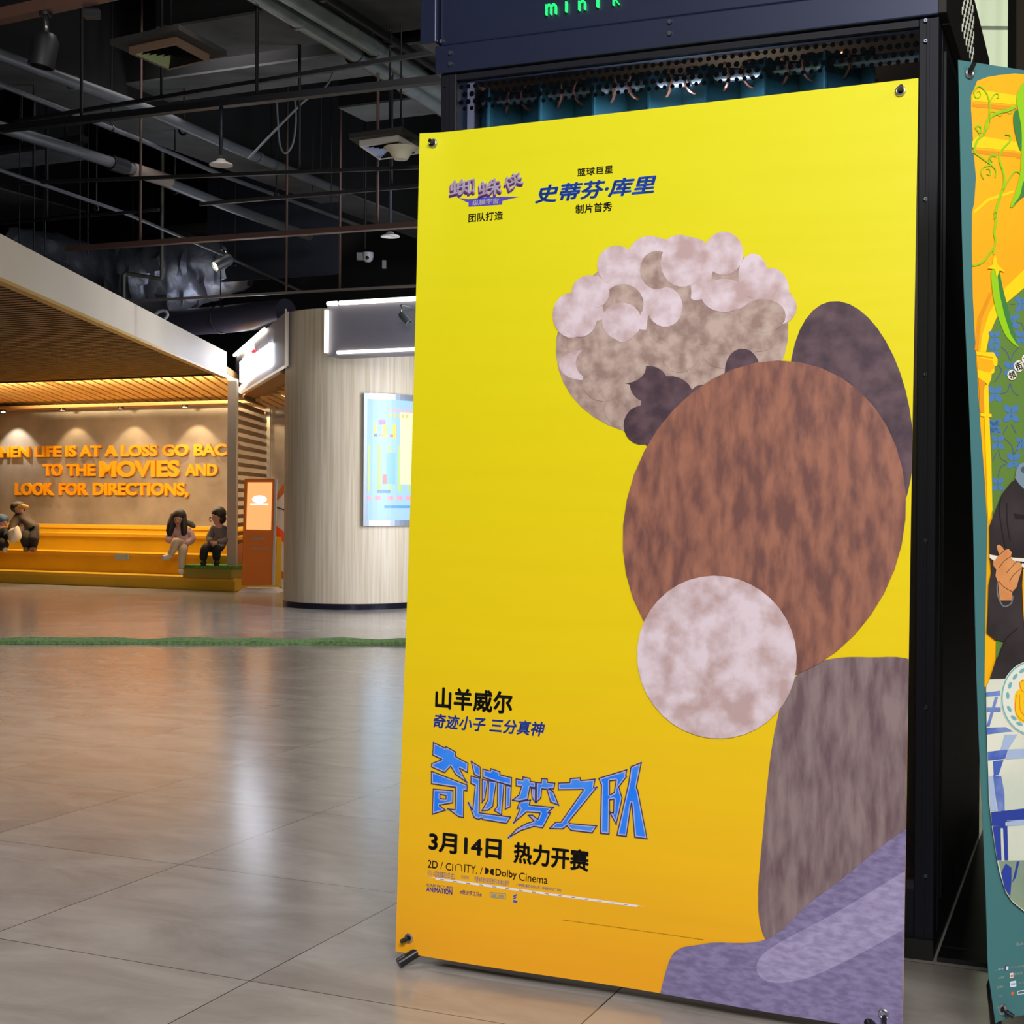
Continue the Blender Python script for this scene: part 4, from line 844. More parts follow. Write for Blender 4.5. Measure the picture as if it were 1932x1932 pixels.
for ch, bl, tr in (('领', z5(500, 1448), z5(556, 1385)), ('衔', z5(558, 1375), z5(618, 1305)), ('主', z5(628, 1310), z5(690, 1245)), ('演', z5(700, 1260), z5(760, 1190))):
    mb = MB(); (x0, y0), (x1, y1) = bl, tr; P2.poly(mb, [ellipse((x0 + x1) / 2, (y0 + y1) / 2, (x1 - x0) * .72, (y0 - y1) * .72, 0, 14)], OFF * 8); mb.build('caption_patch', mat('art_ivory', (236, 232, 214), .45), sh2)
    mb = MB(); P2.text(mb, ch, bl, tr, OFF * 9, bold=.02, rot=.35); mb.build('caption_character', M_ink, sh2)
# painted diner: coat, collar, hand, chopsticks, noodles, plate, checked cloth
a2('painted_coat', M_co, [[z7(790, 440), z7(740, 470), z7(660, 570), z7(600, 720), z7(560, 830), z7(565, 1050), z7(580, 1200), z7(560, 1300), z7(555, 1560), z7(548, 1690), z7(620, 1750), z7(700, 1765), z7(640, 1900), z8(630, 0), z8(600, 100), z8(575, 175), (RX, 1300), (RX, 905), z7(859, 400)]], 10)
a2('coat_flap', mat('art_coat_dark', (34, 28, 30), .5), [[z7(755, 725), z7(859, 740), (RX, 985), (RX, 1000), z7(859, 775), z7(770, 770)]], 11)
for pts in ([z7(650, 600), z7(640, 700), z7(660, 850), z7(690, 1000)], [z7(700, 640), z7(705, 800), z7(730, 950)], [z7(640, 1900), z7(700, 1750), z7(800, 1650)]):
    mb = MB(); P2.poly(mb, [ribbon(spline(pts, 5, False), 2.4)], OFF * 11); mb.build('coat_crease', mat('art_coat_dark', (34, 28, 30)), sh2)
a2('painted_collar', mat('art_collar', (122, 144, 158), .5), [[z7(859, 305), z7(805, 325), z7(778, 370), z7(766, 440), z7(800, 490), z7(859, 545), (RX, 960), (RX, 880)]], 11)
a2('collar_shade', mat('art_collar_dark', (78, 92, 104), .5), [spline([z7(859, 345), z7(825, 350), z7(812, 375), z7(835, 400), z7(859, 395), (1945, 880)], 4)], 12)
a2('painted_cuff', mat('art_cuff', (112, 122, 122), .5), [ribbon(spline([z7(628, 1285), z7(635, 1390), z7(680, 1475), z7(740, 1455), z7(757, 1390)], 5, False), 2.4)], 11)
M_skin = mat('art_skin', (226, 158, 98), .5, rgb2=(206, 134, 78), nscale=14); M_skd = mat('art_skin_line', (110, 62, 36), .5)
a2('painted_hand', M_skin, [[z7(635, 1290), z7(612, 1230), z7(618, 1180), z7(595, 1150), z7(592, 1110), z7(640, 1060), z7(622, 1010), z7(620, 985), z7(640, 978), z7(668, 1000), z7(680, 1025), z7(715, 1012), z7(742, 1040), z7(735, 1075), z7(770, 1095), z7(775, 1125), z7(800, 1118), z7(825, 1135), z7(825, 1180), z7(800, 1260), z7(785, 1320), z7(750, 1360), z7(745, 1430), z7(650, 1430), z7(640, 1350)]], 12)
mb = MB()
for pts in ([z7(640, 1165), z7(680, 1110), z7(735, 1075)], [z7(640, 1060), z7(675, 1030)], [z7(700, 1205), z7(770, 1125)], [z7(725, 1275), z7(760, 1220), z7(825, 1165)], [z7(635, 1270), z7(680, 1320), z7(750, 1360)]):
    P2.poly(mb, [ribbon(spline(pts, 4, False), 1.1)], OFF * 13)
mb.build('hand_lines', M_skd, sh2)
mb = MB(); P2.poly(mb, [[z7(560, 1058), z7(628, 1070), z7(600, 1110), z7(562, 1085)]], OFF * 13); P2.poly(mb, [[z7(730, 1082), z7(859, 1090), (RX, 1066), (RX, 1073), z7(859, 1118), z7(760, 1110)]], OFF * 13); P2.poly(mb, [[z7(825, 1128), z7(859, 1135), (RX, 1080), (RX, 1086), z7(859, 1170), z7(822, 1155)]], OFF * 13)
mb.build('chopsticks', mat('art_ivory', (236, 232, 214)), sh2)
a2('hanging_noodles', mat('art_noodle', (250, 176, 20), .45), [[z7(835, 1170), z7(859, 1190), (1950, 1080), (1955, 1225), z7(859, 1790), z7(838, 1500), z7(828, 1300)]], 13)
M_cl = mat('art_cloth', (228, 230, 212), .5, rgb2=(206, 214, 198), nscale=5)
a2('checked_cloth', M_cl, [[z8(575, 178), z8(545, 245), z8(548, 560), z8(556, 900), z8(560, 1150), z8(580, 1360), z8(620, 1640), z8(640, 1740), z8(690, 1900), (1905, 1700), (1932, 1722), (1990, 1740), (RX, 1740), (RX, 1270)]], 11)
a2('cloth_fold', mat('art_cloth_grey', (150, 166, 140), .5, rgb2=(126, 148, 130), nscale=6), [[z8(630, 1645), z8(859, 1640), (RX, 1630), (RX, 1740), (1990, 1738), (1932, 1720), (1905, 1698), z8(690, 1895)]], 11.6)
M_ck = mat('art_check_blue', (72, 100, 188), .5, rgb2=(128, 150, 206), nscale=18); M_ck2 = mat('art_check_pale', (170, 190, 222), .5)
M_ckd = mat('art_check_deep', (44, 66, 160), .5)
for m, loops in ((M_ck, [[z8(545, 285), z8(655, 270), z8(655, 310), z8(545, 318)], [z8(548, 405), z8(660, 405), z8(660, 440), z8(548, 442)], [z8(548, 570), z8(700, 565), z8(760, 600), z8(690, 605), z8(548, 625)], [z8(553, 765), z8(715, 745), z8(695, 820), z8(555, 835)], [z8(595, 840), z8(680, 830), z8(640, 950), z8(600, 955)], [z8(595, 955), z8(660, 960), z8(685, 1100), z8(685, 1240), z8(630, 1240), z8(610, 1100)], [z8(615, 320), z8(640, 320), z8(570, 560), z8(545, 560)]]),
                 (M_ck2, [[z8(690, 625), z8(795, 625), z8(715, 750), z8(655, 750)], [z8(715, 745), z8(859, 740), (RX, 1400), (RX, 1420), z8(859, 815), z8(700, 825)], [z8(560, 960), z8(595, 960), z8(620, 1240), z8(570, 1240)], [z8(700, 1320), z8(859, 1310), (RX, 1545), (RX, 1560), z8(859, 1355), z8(705, 1365)]]),
                 (M_ckd, [[z8(574, 1250), z8(690, 1240), z8(859, 1220), (RX, 1515), (RX, 1540), z8(859, 1310), z8(690, 1330), z8(690, 1362), z8(578, 1362)], [z8(585, 1365), z8(705, 1362), z8(710, 1640), z8(680, 1640), z8(670, 1380), z8(650, 1380), z8(655, 1640), z8(620, 1640)], [z8(650, 1740), z8(690, 1665), z8(735, 1700), z8(735, 1800), z8(725, 1930), z8(680, 1870)], [z8(780, 1650), z8(800, 1650), z8(770, 1780), z8(740, 1820), z8(755, 1760)]])):
    mb = MB()
    for l in loops: P2.poly(mb, [l], OFF * 12.5, cell=.1)
    mb.build('check_stripes', m, sh2)
P2C = (1945, 1317)
a2('painted_plate', mat('art_plate', (232, 234, 220), .45), [ellipse(P2C[0], P2C[1], 60, 71)], 14)
mb = MB(); P2.poly(mb, [ellipse(P2C[0], P2C[1], 59, 70), ellipse(P2C[0], P2C[1], 56.5, 67.5)], OFF * 15)
for g in (2.0, 2.35, 2.7, 3.05, 3.5, 3.85, 4.15): P2.poly(mb, [ellipse(P2C[0] + 47 * math.cos(g), P2C[1] - 57 * math.sin(g), 6.5, 3.2, -g + 1.4, 16)], OFF * 15)
mb.build('plate_pattern', mat('art_aqua', (120, 182, 186), .45), sh2)
a2('painted_noodles', mat('art_noodle_yellow', (252, 204, 20), .45), [spline([(1932, 1281), (1922, 1285), (1920, 1300), (1912, 1308), (1911, 1340), (1918, 1358), (1932, 1364), (1965, 1368), (1985, 1330), (1970, 1285)], 5)], 15)
mb = MB()
for pts in ([(1932, 1282), (1920, 1288), (1926, 1304), (1935, 1300), (1930, 1288)], [(1914, 1310), (1912, 1340), (1922, 1356), (1938, 1360), (1945, 1330)], [(1920, 1310), (1922, 1340), (1936, 1352), (1950, 1330)], [(1928, 1325), (1940, 1312), (1950, 1322)]): P2.poly(mb, [ribbon(spline(pts, 5, False), 1.3)], OFF * 16)
mb.build('noodle_lines', mat('art_noodle_red', (246, 120, 40), .45), sh2)
z9 = lambda x, y: (1832 + x / 10.73, 1752 + y / 10.73)
M_cr = mat('art_caption', (208, 226, 214), .45)
def t2(items, m=M_cr, name='credit_text', k=1, bold=.01):
    mb = MB()
    for b_, bl, tr in items: P2.text(mb, b_, bl, tr, OFF * k, bold=bold)
    mb.build(name, m, sh2)
t2([('出品单位', z9(905, 340), z9(1200, 240)), ('视频战略合作', z9(450, 855), z9(645, 783)), ('全平台深度战略合作', z9(785, 805), z9(1150, 715)), ('独家合作新闻客户端', z9(460, 1025), z9(755, 935)), ('新浪新闻', z9(862, 945), z9(1030, 870)), ('独家电影门户支持', z9(475, 1205), z9(728, 1115)), ('联合宣传', z9(965, 1118), z9(1180, 1040)), ('品牌特约', z9(465, 1378), z9(602, 1318))])
mb = MB(); P2.poly(mb, [[z9(672, 745), z9(746, 738), z9(750, 835), z9(676, 848)]], OFF); mb.build('app_badge', mat('art_badge_navy', (48, 58, 110), .45), sh2)
mb = MB(); P2.poly(mb, [[z9(688, 760), z9(738, 752), z9(740, 825), z9(692, 832)]], OFF * 2); P2.poly(mb, [[z9(770, 900), z9(842, 888), z9(846, 990), z9(775, 1000)]], OFF); P2.poly(mb, [[z9(740, 1075), z9(900, 1048), z9(907, 1168), z9(745, 1195)]], OFF)
P2.poly(mb, [spline([z9(925, 1300), z9(950, 1258), z9(1073, 1240), (1945, 1866), (1945, 1875), z9(1073, 1318), z9(950, 1332)], 4), spline([z9(940, 1300), z9(960, 1272), z9(1073, 1255), (1943, 1867), (1943, 1873), z9(1073, 1305), z9(958, 1318)], 4)], OFF)
mb.build('badge_white', M_wht, sh2)
mb = MB(); P2.poly(mb, [ellipse(*z9(683, 1305), 2.4, 3.0, 0, 14)], OFF); P2.poly(mb, [[z9(785, 1285), z9(860, 1275), z9(858, 1340), z9(790, 1350)]], OFF); P2.poly(mb, [[z9(785, 935), z9(832, 928), z9(832, 970), z9(788, 975)]], OFF * 2); mb.build('badge_orange', mat('art_badge_orange', (226, 110, 40), .45), sh2)
mb = MB(); P2.poly(mb, [[z9(795, 1105), z9(885, 1092), z9(886, 1128), z9(798, 1142)]], OFF * 2); mb.build('badge_blue', mat('art_badge_blue', (120, 190, 226), .45), sh2)
f2 = Zp(1881, 1946, .0125)
g2 = P2.pt(1.14, 0, .02); g2.z = .0125
stand(P2, b2, cuv(P2, [(1826, 140), (1884, 1902)]) + [(1.16, 1.96), (1.16, .04)], [(f2, P2.pt(.05, .05, -.05)), (g2, P2.pt(1.1, .04, -.05))], [(0, .008), (.008, -.006), (0, .002), (.006, -.006)])
# ------------------------------------------------------------------ ceiling services
M_pipe = mat('pipe_grey', (92, 94, 98), 0.45, 0.3, noise=.2, nscale=3); M_galv = mat('duct_galvanised', (148, 156, 156), 0.38, 0.6, noise=.25, nscale=4)
M_dk = mat('steel_dark', (24, 24, 28), 0.5, 0.2); M_brn = mat('steel_brown', (84, 62, 56), 0.5, 0.2)
def run(name, pts, z, r, m, label, cat, extra=None, group=None, drop=True):
    """straight service run through photographed points at one height, hung from the slab by thin rods"""
    P = [Zp(px, py, z) for px, py in pts]
    a, b_ = P[0], P[-1]; o = thing(name, a, label, cat, group)
    d0 = (P[0] - P[1]).normalized() * .9 if not extra else Vector((0, 0, 0)); d1 = (P[-1] - P[-2]).normalized() * .6 if not extra else Vector((0, 0, 0))
    MB().tube([P[0] + d0] + P[1:-1] + [P[-1] + d1], r, 14).build('tube', m, o)
    if drop:
        L = (b_ - a).length; k = max(1, int(L / 2.6))
        for i in range(k):
            c = a.lerp(b_, (i + .5) / k)
            h = MB(); h.tube([c + EZ * r * .8, Vector((c.x, c.y, 6.42))], .008, 6); h.torus(c, (b_ - a).normalized(), r * 1.05, .012, 16, 6); h.build('hanger', M_dk, o)
    return o, P
o, P = run('pipe', [(0, 104), (290, 212), (440, 278), (596, 343)], 4.62, .052, M_pipe, 'grey pipe running from the left edge beneath the track spotlight, topmost of the left pipes', 'pipe', group='grey ceiling pipes')
for i, (px, py) in enumerate(((134, 155), (485, 296))): c = Zp(px, py, 4.62); MB().tube([c, c + (P[1] - P[0]).normalized() * .05], .06, 14).build('joint', M_pipe, o)
o, P = run('pipe', [(0, 160), (270, 266), (420, 331), (640, 412)], 4.45, .022, M_pipe, 'thin pale grey pipe crossing behind the brown hanger rod, second of the left pipes', 'pipe', group='grey ceiling pipes')
o, P = run('pipe', [(58, 258), (200, 303), (258, 322), (425, 388), (535, 428)], 4.2, .052, M_pipe, 'thick grey pipe with a dark coupling, third of the left pipes', 'pipe', group='grey ceiling pipes')
c = Zp(207, 306, 4.2); d = (P[2] - P[0]).normalized(); MB().tube([c, c + d * .22], .072, 14).build('coupling', M_dk, o); MB().tube([c + d * .3, c + d * .85], .066, 14).build('sleeve', mat('pipe_stain', (110, 96, 86), .6), o)
o, P = run('pipe', [(0, 321), (230, 400), (420, 480), (540, 536)], 3.9, .018, M_pipe, 'thin grey conduit lowest on the left, above the canopy', 'pipe', group='grey ceiling pipes')
o, P = run('air_duct', [(480, -14), (640, 82), (815, 192)], 4.82, .075, M_galv, 'shiny galvanised duct slanting down to the booth, lower of the twin ducts', 'duct', group='twin galvanised ducts')
for t in (.2, .8): c = P[0].lerp(P[2], t); MB().tube([c, c + (P[2] - P[0]).normalized() * .03], .083, 16).build('seam', M_galv, o)
o, P = run('air_duct', [(545, -10), (690, 78), (830, 172)], 4.86, .075, M_galv, 'shiny galvanised duct slanting down to the booth, upper of the twin ducts', 'duct', group='twin galvanised ducts')
run('pipe', [(615, -6), (730, 68), (830, 134)], 4.9, .035, M_dk, 'dark pipe slanting beside the twin galvanised ducts, nearest the booth', 'pipe')
o, P = run('large_duct', [(300, 612), (430, 602), (540, 590)], 3.35, .17, mat('duct_purple', (92, 90, 108), .35, .5), 'wide dark round duct lying beyond the canopy edge, left of the column', 'duct', extra=True)
# trays and rails along the building
def bar(name, p0, p1, z, w, h, m, label, cat, ext=(0, 0), hang=(), group=None):
    a = Zp(p0[0], p0[1], z); b_ = Zp(p1[0], p1[1], z); d = (b_ - a).normalized(); sd = Vector((d.y, -d.x, 0)) * w
    o = thing(name, a, label, cat, group); a2_ = a - d * ext[0]; L = (b_ - a).length + sum(ext)
    MB().boxf(a2_ - sd / 2, d * L, -Vector((d.y, -d.x, 0)) * -w, EZ * h).build('rail', m, o)
    for px in hang:
        # vertical rod where the rail passes below column px
        best = min((a.lerp(b_, t / 400) for t in range(-40, 441)), key=lambda c: abs(c.x / c.y * FPX + CX - px)); MB().tube([best + EZ * h, Vector((best.x, best.y, 6.42))], .013, 8).build('hanger_rod', M_brn if name == 'mounting_rail' else m, o)
    return o
bar('cable_tray', (58, 243), (815, 158), 4.05, .07, .05, M_dk, 'black cable tray crossing the ceiling above the small pendant lamp', 'cable tray', (0.3, 1), (150, 480))
bar('conduit', (60, 228), (690, 124), 4.25, .03, .03, M_dk, 'thin black conduit running just above the black cable tray', 'conduit', (.2, 1), (300,))
bar('mounting_rail', (128, 474), (800, 428), 3.42, .07, .045, M_brn, 'long brown rail carrying the lit track spotlight, hung on brown rods', 'rail', (0, 1.5), (262, 709))
bar('mounting_rail', (330, 566), (800, 541), 3.25, .03, .025, mat('rail_grey', (120, 110, 106), .45, .3), 'thin grey rail passing just above the grey sign panel', 'rail', (2, 1), (538, 639))
bar('conduit', (0, 350), (815, 318), 3.9, .03, .03, M_dk, 'thin black conduit crossing below the white square diffuser', 'conduit', (1, 1), (60, 560))
bar('conduit', (430, 384), (815, 352), 3.8, .035, .03, M_dk, 'black conduit crossing between diffuser and small round pendant', 'conduit', (.3, 1), (735,))
bar('cable_tray', (0, 290), (160, 268), 4.5, .10, .06, M_dk, 'short black cable tray at the left edge beside the thick coupled pipe', 'cable tray', (1, 0), (36, 120))
bar('conduit', (0, 424), (300, 398), 3.8, .025, .025, M_dk, 'thin black conduit at the left edge above the pale canopy fascia', 'conduit', (1, 0), (85,))
# brown lighting track at the top left with its spotlight
o = bar('lighting_track', (0, 42), (232, -8), 4.0, .085, .07, mat('track_brown', (122, 88, 76), .45, .2), 'brown lighting track in the top left corner', 'track', (1, 1), (60,))
c = Zp(172, 18, 4.0); MB().box(c.x - .04, c.x + .05, c.y - .03, c.y + .03, c.z - .05, c.z).build('track_adapter', mat('spot_black', (30, 30, 33)), o)
yS = Zp(86, 24, 4.0).y
spot(Yp(77, 126, yS), Yp(89, 64, yS), .077, 'black cylinder spotlight hanging from the brown track, top left', Yp(86, 25, yS), group='black track spotlights')
yS = Zp(420, 470, 3.42).y
spot(Yp(405, 503, yS - .1), Yp(436, 487, yS), .055, 'lit track spotlight on the long brown rail above the canopy', Yp(421, 470, yS), lit=True, group='black track spotlights')
lamp('SPOT', 'track_beam', Yp(404, 505, yS - .12), (XF, 15.6, 2.7), 14, (1, .97, .85), .08, angle=1.7, blend=1.0)
# square diffusers
def diffuser(px4, z, label, m_frame, m_lit, m_shade, plate):
    c4_ = [Zp(px, py, z) for px, py in px4]; ctr = sum(c4_, Vector()) / 4
    o = thing('ceiling_diffuser', ctr, label, 'air diffuser', 'square air diffusers')
    inn = [ctr + (c - ctr) * .86 for c in c4_]
    f = MB()
    for i in range(4):
        j = (i + 1) % 4; f.hexa([c4_[i], c4_[j], inn[j], inn[i], c4_[i] + EZ * .05, c4_[j] + EZ * .05, inn[j] + EZ * .05, inn[i] + EZ * .05])
    f.build('frame', m_frame, o)
    pr = MB(); k = 1.0; big = [ctr + (c - ctr) * plate + EZ * .05 for c in c4_]
    pr.hexa([b + EZ * 0 for b in big] + [b + EZ * .04 for b in big]); pr.build('back_plate', mat('plate_grey', (52, 51, 48), .8), o)
    for i in range(4):
        j = (i + 1) % 4; q_ = MB()
        for s in range(5):
            k0 = .86 - s * .17; k1 = k0 - .11
            if k1 < .02: k1 = .02
            zz0 = .0; zz1 = .045
            p = [ctr + (c4_[i] - ctr) * k0, ctr + (c4_[j] - ctr) * k0, ctr + (c4_[j] - ctr) * k1 + EZ * zz1, ctr + (c4_[i] - ctr) * k1 + EZ * zz1]
            q_.hexa(p + [v + EZ * .004 for v in p])
        q_.build('louvres', m_lit if i == 0 else m_shade, o)  # lit side's louvres painted pale, other sides painted dark as in shade
    for c in (ctr,): MB().tube([c + EZ * .09, Vector((c.x, c.y, 6.42))], .01, 6).build('hanger_rod', M_dk, o)
    return o, ctr
diffuser([(243, 101), (318, 133), (395, 115), (332, 82)], 4.3, 'square ceiling diffuser with a brown frame, top left beside the black spotlight', mat('frame_brown', (128, 102, 84), .5), mat('louvre_lit_green', (206, 226, 160), .5), mat('louvre_shade', (30, 32, 30), .6), 1.45)
o, ctr = diffuser([(678, 276), (716, 302), (793, 290), (752, 266)], 4.0, 'square white framed ceiling diffuser right of the brown rod, beside the yellow banner', mat('frame_white', (214, 206, 200), .5), mat('louvre_lit_blue', (186, 194, 226), .5), mat('louvre_shade', (30, 32, 30)), 1.35)
yC = Zp(752, 284, 4.0).y - .15
c = Yp(756, 301, yC); tpc = Yp(756, 279, yC)
h = tpc.z - c.z; o = thing('pendant_speaker', tpc, 'white cone shaped ceiling speaker hanging in front of the white square diffuser', 'speaker')
MB().lathe(c, (0, 0, 1), [(0, 0), (.055, 0), (.07, h * .2), (.10, h * .75), (.135, h * .9), (.14, h), (.12, h * 1.05), (0, h * 1.1)], 24).build('cone', mat('speaker_cream', (222, 214, 190), .5), o)
MB().tube([tpc, Vector((tpc.x, tpc.y, 6.42))], .008, 6).build('cable', M_dk, o)
def dish(px, py, w, y, rodtop, label, m):
    c = Yp(px, py, y); r = w / 2 / FPX * y; o = thing('pendant_lamp', c, label, 'pendant lamp', 'small dish pendants')
    MB().lathe(c, (0, 0, 1), [(0, .015), (r * .25, .004), (r, 0), (r * .98, .01), (r * .45, .03), (.03, .045), (0, .05)], 28).build('dish_shade', m, o)
    MB().tube([c + EZ * .07, Vector((c.x, c.y, rodtop))], .016, 8).build('rod', mat('rod_navy', (40, 42, 54), .4, .3), o); return o
dish(417, 312, 44, 10.7, 4.06, 'small white dish pendant on a dark rod below the black cable tray', mat('dish_white', (206, 198, 194), .5))
dish(736, 447, 36, 13.6, 6.42, 'small white dish pendant beside the yellow banner, under the brown rail', mat('dish_white', (206, 198, 194)))
# sprinkler drop pipe with a flange, in front of the canopy fascia
yk = 15.2
o = thing('sprinkler_pipe', Yp(233, 592, yk), 'bent dark drop pipe ending in a small flange in front of the pale canopy fascia', 'pipe')
MB().tube([Vector((Yp(305, 445, yk).x, yk, 6.42)), Yp(305, 523, yk), Yp(301, 526, yk), Yp(237, 515, yk), Yp(233, 519, yk), Yp(233, 585, yk)], .022, 10).build('drop_tube', mat('pipe_olive', (58, 58, 50), .5, .2), o)
fpt = Yp(233, 593, yk); MB().lathe(fpt, (0, 0, 1), [(0, 0), (.095, 0), (.095, .012), (.03, .045), (.02, .08), (0, .08)], 24).build('flange', mat('pipe_olive', (58, 58, 50)), o)
# crumpled foil duct behind the fascia
rnd = random.Random(11); fo = MB(); path = [(22, 462), (95, 478), (190, 508), (255, 530), (330, 520), (400, 505), (470, 500)]; rad = [.22, .26, .30, .50, .52, .42, .3]
pts2 = spline(path, 7, False); NN = len(pts2); k = 22
for i, (px, py) in enumerate(pts2):
    f = i / (NN - 1) * (len(rad) - 1); j = min(int(f), len(rad) - 2); r = rad[j] + (rad[j + 1] - rad[j]) * (f - j); c = Yp(px, py, 18.6)
    for a in range(k):
        g = 2 * PI * a / k; rr = r * (1 + rnd.uniform(-.10, .10)); fo.v.append(c + Vector((rnd.uniform(-.03, .03), math.cos(g) * rr, math.sin(g) * rr)))
for i in range(NN - 1):
    for a in range(k): fo.f.append([i * k + a, i * k + (a + 1) % k, (i + 1) * k + (a + 1) % k, (i + 1) * k + a]); fo.mi.append(0); fo.sm.append(True)
o = fo.build('foil_duct', mat('foil', (150, 154, 170), .42, .7, bump=.9, nscale=6)); tag(o, 'crumpled silver foil wrapped duct lying above the canopy fascia', 'duct')
for px in (82, 250, 400):
    c = Yp(px, 500, 18.6); MB().tube([c, Vector((c.x, c.y, 6.42))], .01, 6).build('hanger_rod', M_dk, o)
# dome camera and junction box on the dark wall
yc = 15.9
o = thing('dome_camera', Yp(690, 484, yc), 'white dome security camera on the dark wall above the sign panel', 'camera')
c = Yp(694, 480, yc); MB().lathe(c, (0, 0, -1), [(0, -.02), (.062, -.02), (.062, .025), (.055, .06), (.03, .085), (0, .09)], 20).build('dome', mat('camera_white', (170, 168, 170), .35), o)
MB().ball(c + Vector((-.0, -.05, -.045)), .022, 10, 8).build('camera_lens', M_dk, o)
e = Yp(682, 484, yc); MB().box(e.x - .05, e.x + .03, yc - .03, yc + .05, e.z - .04, e.z + .04).build('bracket', mat('camera_grey', (120, 118, 120), .5), o)
e = Yp(689, 470, yc); MB().tube([e, Vector((e.x, e.y, 6.42))], .012, 6).build('hanger_rod', M_dk, o)
e = Yp(725, 499, yc); tag(MB().box(e.x - .022, e.x + .022, yc - .02, yc + .02, e.z - .045, e.z + .045).build('junction_box', mat('camera_grey', (120, 118, 120))), 'tiny grey junction box right of the dome camera', 'box')
# hanging cable loop, slack diagonal cable, loose white cable
def cable(name, pts, y, r, m, label):
    o = MB().tube([Yp(px, py, y) for px, py in spline(pts, 6, False)], r, 6).build(name, m); return tag(o, label, 'cable')
M_cab = mat('cable_grey', (96, 98, 104), .5)
cable('hanging_cable', [(522, 180), (524, 225), (528, 272), (538, 289), (552, 272), (558, 232), (557, 190)], 13.2, .010, M_cab, 'grey cable hanging in a loop below the black cable tray')
cable('hanging_cable', [(468, 300), (520, 245), (575, 190), (617, 160), (640, 108)], 13.0, .011, M_cab, 'taut grey cable running diagonally up to the twin ducts')
cable('hanging_cable', [(288, 598), (300, 588), (312, 587), (316, 595), (308, 604)], 17.4, .02, mat('cable_white', (180, 182, 186), .5), 'small white cable loop lying on top of the canopy fascia')
# thin hanger wires
for i, (px, y0, y1) in enumerate(((36, 300, 460), (64, 330, 470), (85, 330, 490), (128, 90, 168), (315, -20, 82), (605, 210, 320), (625, 200, 400), (686, 280, 372), (150, 380, 468), (165, 410, 480), (590, 150, 360), (760, 100, 250))):
    y = 13.5 + (i % 4) * 1.1; a = Yp(px, y1, y)
    o = MB().tube([a, Vector((a.x, a.y, 6.42))], .006, 5).build('hanger_wire', M_dk); tag(o, 'thin dark wire hanging from the ceiling', 'wire', 'thin ceiling hanger wires')
# right edge: black pole and dark door strip in front of the pale wall
o = MB().box(Yp(1908, 50, 8.6).x, Yp(1916.5, 50, 8.6).x, 8.6, 8.66, 0, 6.4).build('pole', mat('pole_matte', (10, 10, 10), .9, spec=.05)); tag(o, 'slim black vertical pole in front of the pale wall above the teal banner', 'pole')
o = MB().box(Yp(1919, 50, 8.9).x, Yp(2060, 50, 8.9).x, 8.9, 9.1, 0, 6.4).build('trim_2', mat('brown_black', (44, 36, 32), .9, spec=.1)); o['kind'] = 'structure'
# ------------------------------------------------------------------ people on the steps
def skin_body(name, chains, parent, mats_, root):
    """one continuous figure: chains of (key, point, radius, material) joined at shared keys"""
    me = bpy.data.meshes.new('tmp'); keys = {}; vs = []; rs = []; ms = []; es = []
    for ch in chains:
        prev = None
        for it in ch:
            k = it[0]
            if k not in keys: keys[k] = len(vs); vs.append(it[1]); rs.append(it[2]); ms.append(it[3])
            if prev is not None: es.append((prev, keys[k]))
            prev = keys[k]
    me.from_pydata(vs, es, []); o = bpy.data.objects.new('tmp', me); COL.objects.link(o)
    md = o.modifiers.new('skin', 'SKIN'); md.use_smooth_shade = True
    for i, sv in enumerate(me.skin_vertices[0].data): sv.radius = (rs[i], rs[i]); sv.use_root = (i == keys[root])
    sb = o.modifiers.new('sub', 'SUBSURF'); sb.levels = 2; sb.render_levels = 2
    dg = bpy.context.evaluated_depsgraph_get(); dg.update(); m2 = bpy.data.meshes.new_from_object(o.evaluated_get(dg))
    bpy.data.objects.remove(o); bpy.data.meshes.remove(me)
    base = org(parent)
    names = list(mats_.keys())
    for n in names: m2.materials.append(mats_[n])
    pv = [Vector(v) for v in vs]
    for pl in m2.polygons:
        c = pl.center; best = 1e9; bm_ = 0
        for a, b_ in es:
            d = pv[b_] - pv[a]; t = max(0, min(1, (c - pv[a]).dot(d) / max(d.length_squared, 1e-9))); dist = (c - pv[a] - d * t).length
            if dist < best: best = dist; bm_ = names.index(ms[a] if t < .5 else ms[b_])
        pl.material_index = bm_; pl.use_smooth = True
    for v in m2.vertices: v.co -= base
    m2.name = name; ob = bpy.data.objects.new(name, m2); COL.objects.link(ob); ob.parent = parent; return ob
M_sk = mat('skin', (196, 142, 112), .5); M_hair = mat('hair_dark', (34, 24, 20), .6); M_hairb = mat('hair_black', (16, 15, 16), .55)
M_pink = mat('jacket_pink', (214, 164, 150), .8, noise=.15, nscale=9); M_crm = mat('trousers_cream', (206, 178, 138), .8); M_shoe = mat('shoe_white', (214, 196, 178), .6)
M_gry = mat('sweater_grey', (112, 100, 92), .9, noise=.2, nscale=12); M_trs = mat('trousers_black', (20, 19, 20), .8); M_brnc = mat('coat_brown', (74, 60, 48), .8, noise=.25, nscale=9); M_nav = mat('coat_navy', (24, 26, 34), .8)
def px5(x, y): return x / 4.6, 800 + y / 4.6
def J(y0):
    return lambda x, y, dy=0.0: Yp(*px5(x, y), y0 + dy)
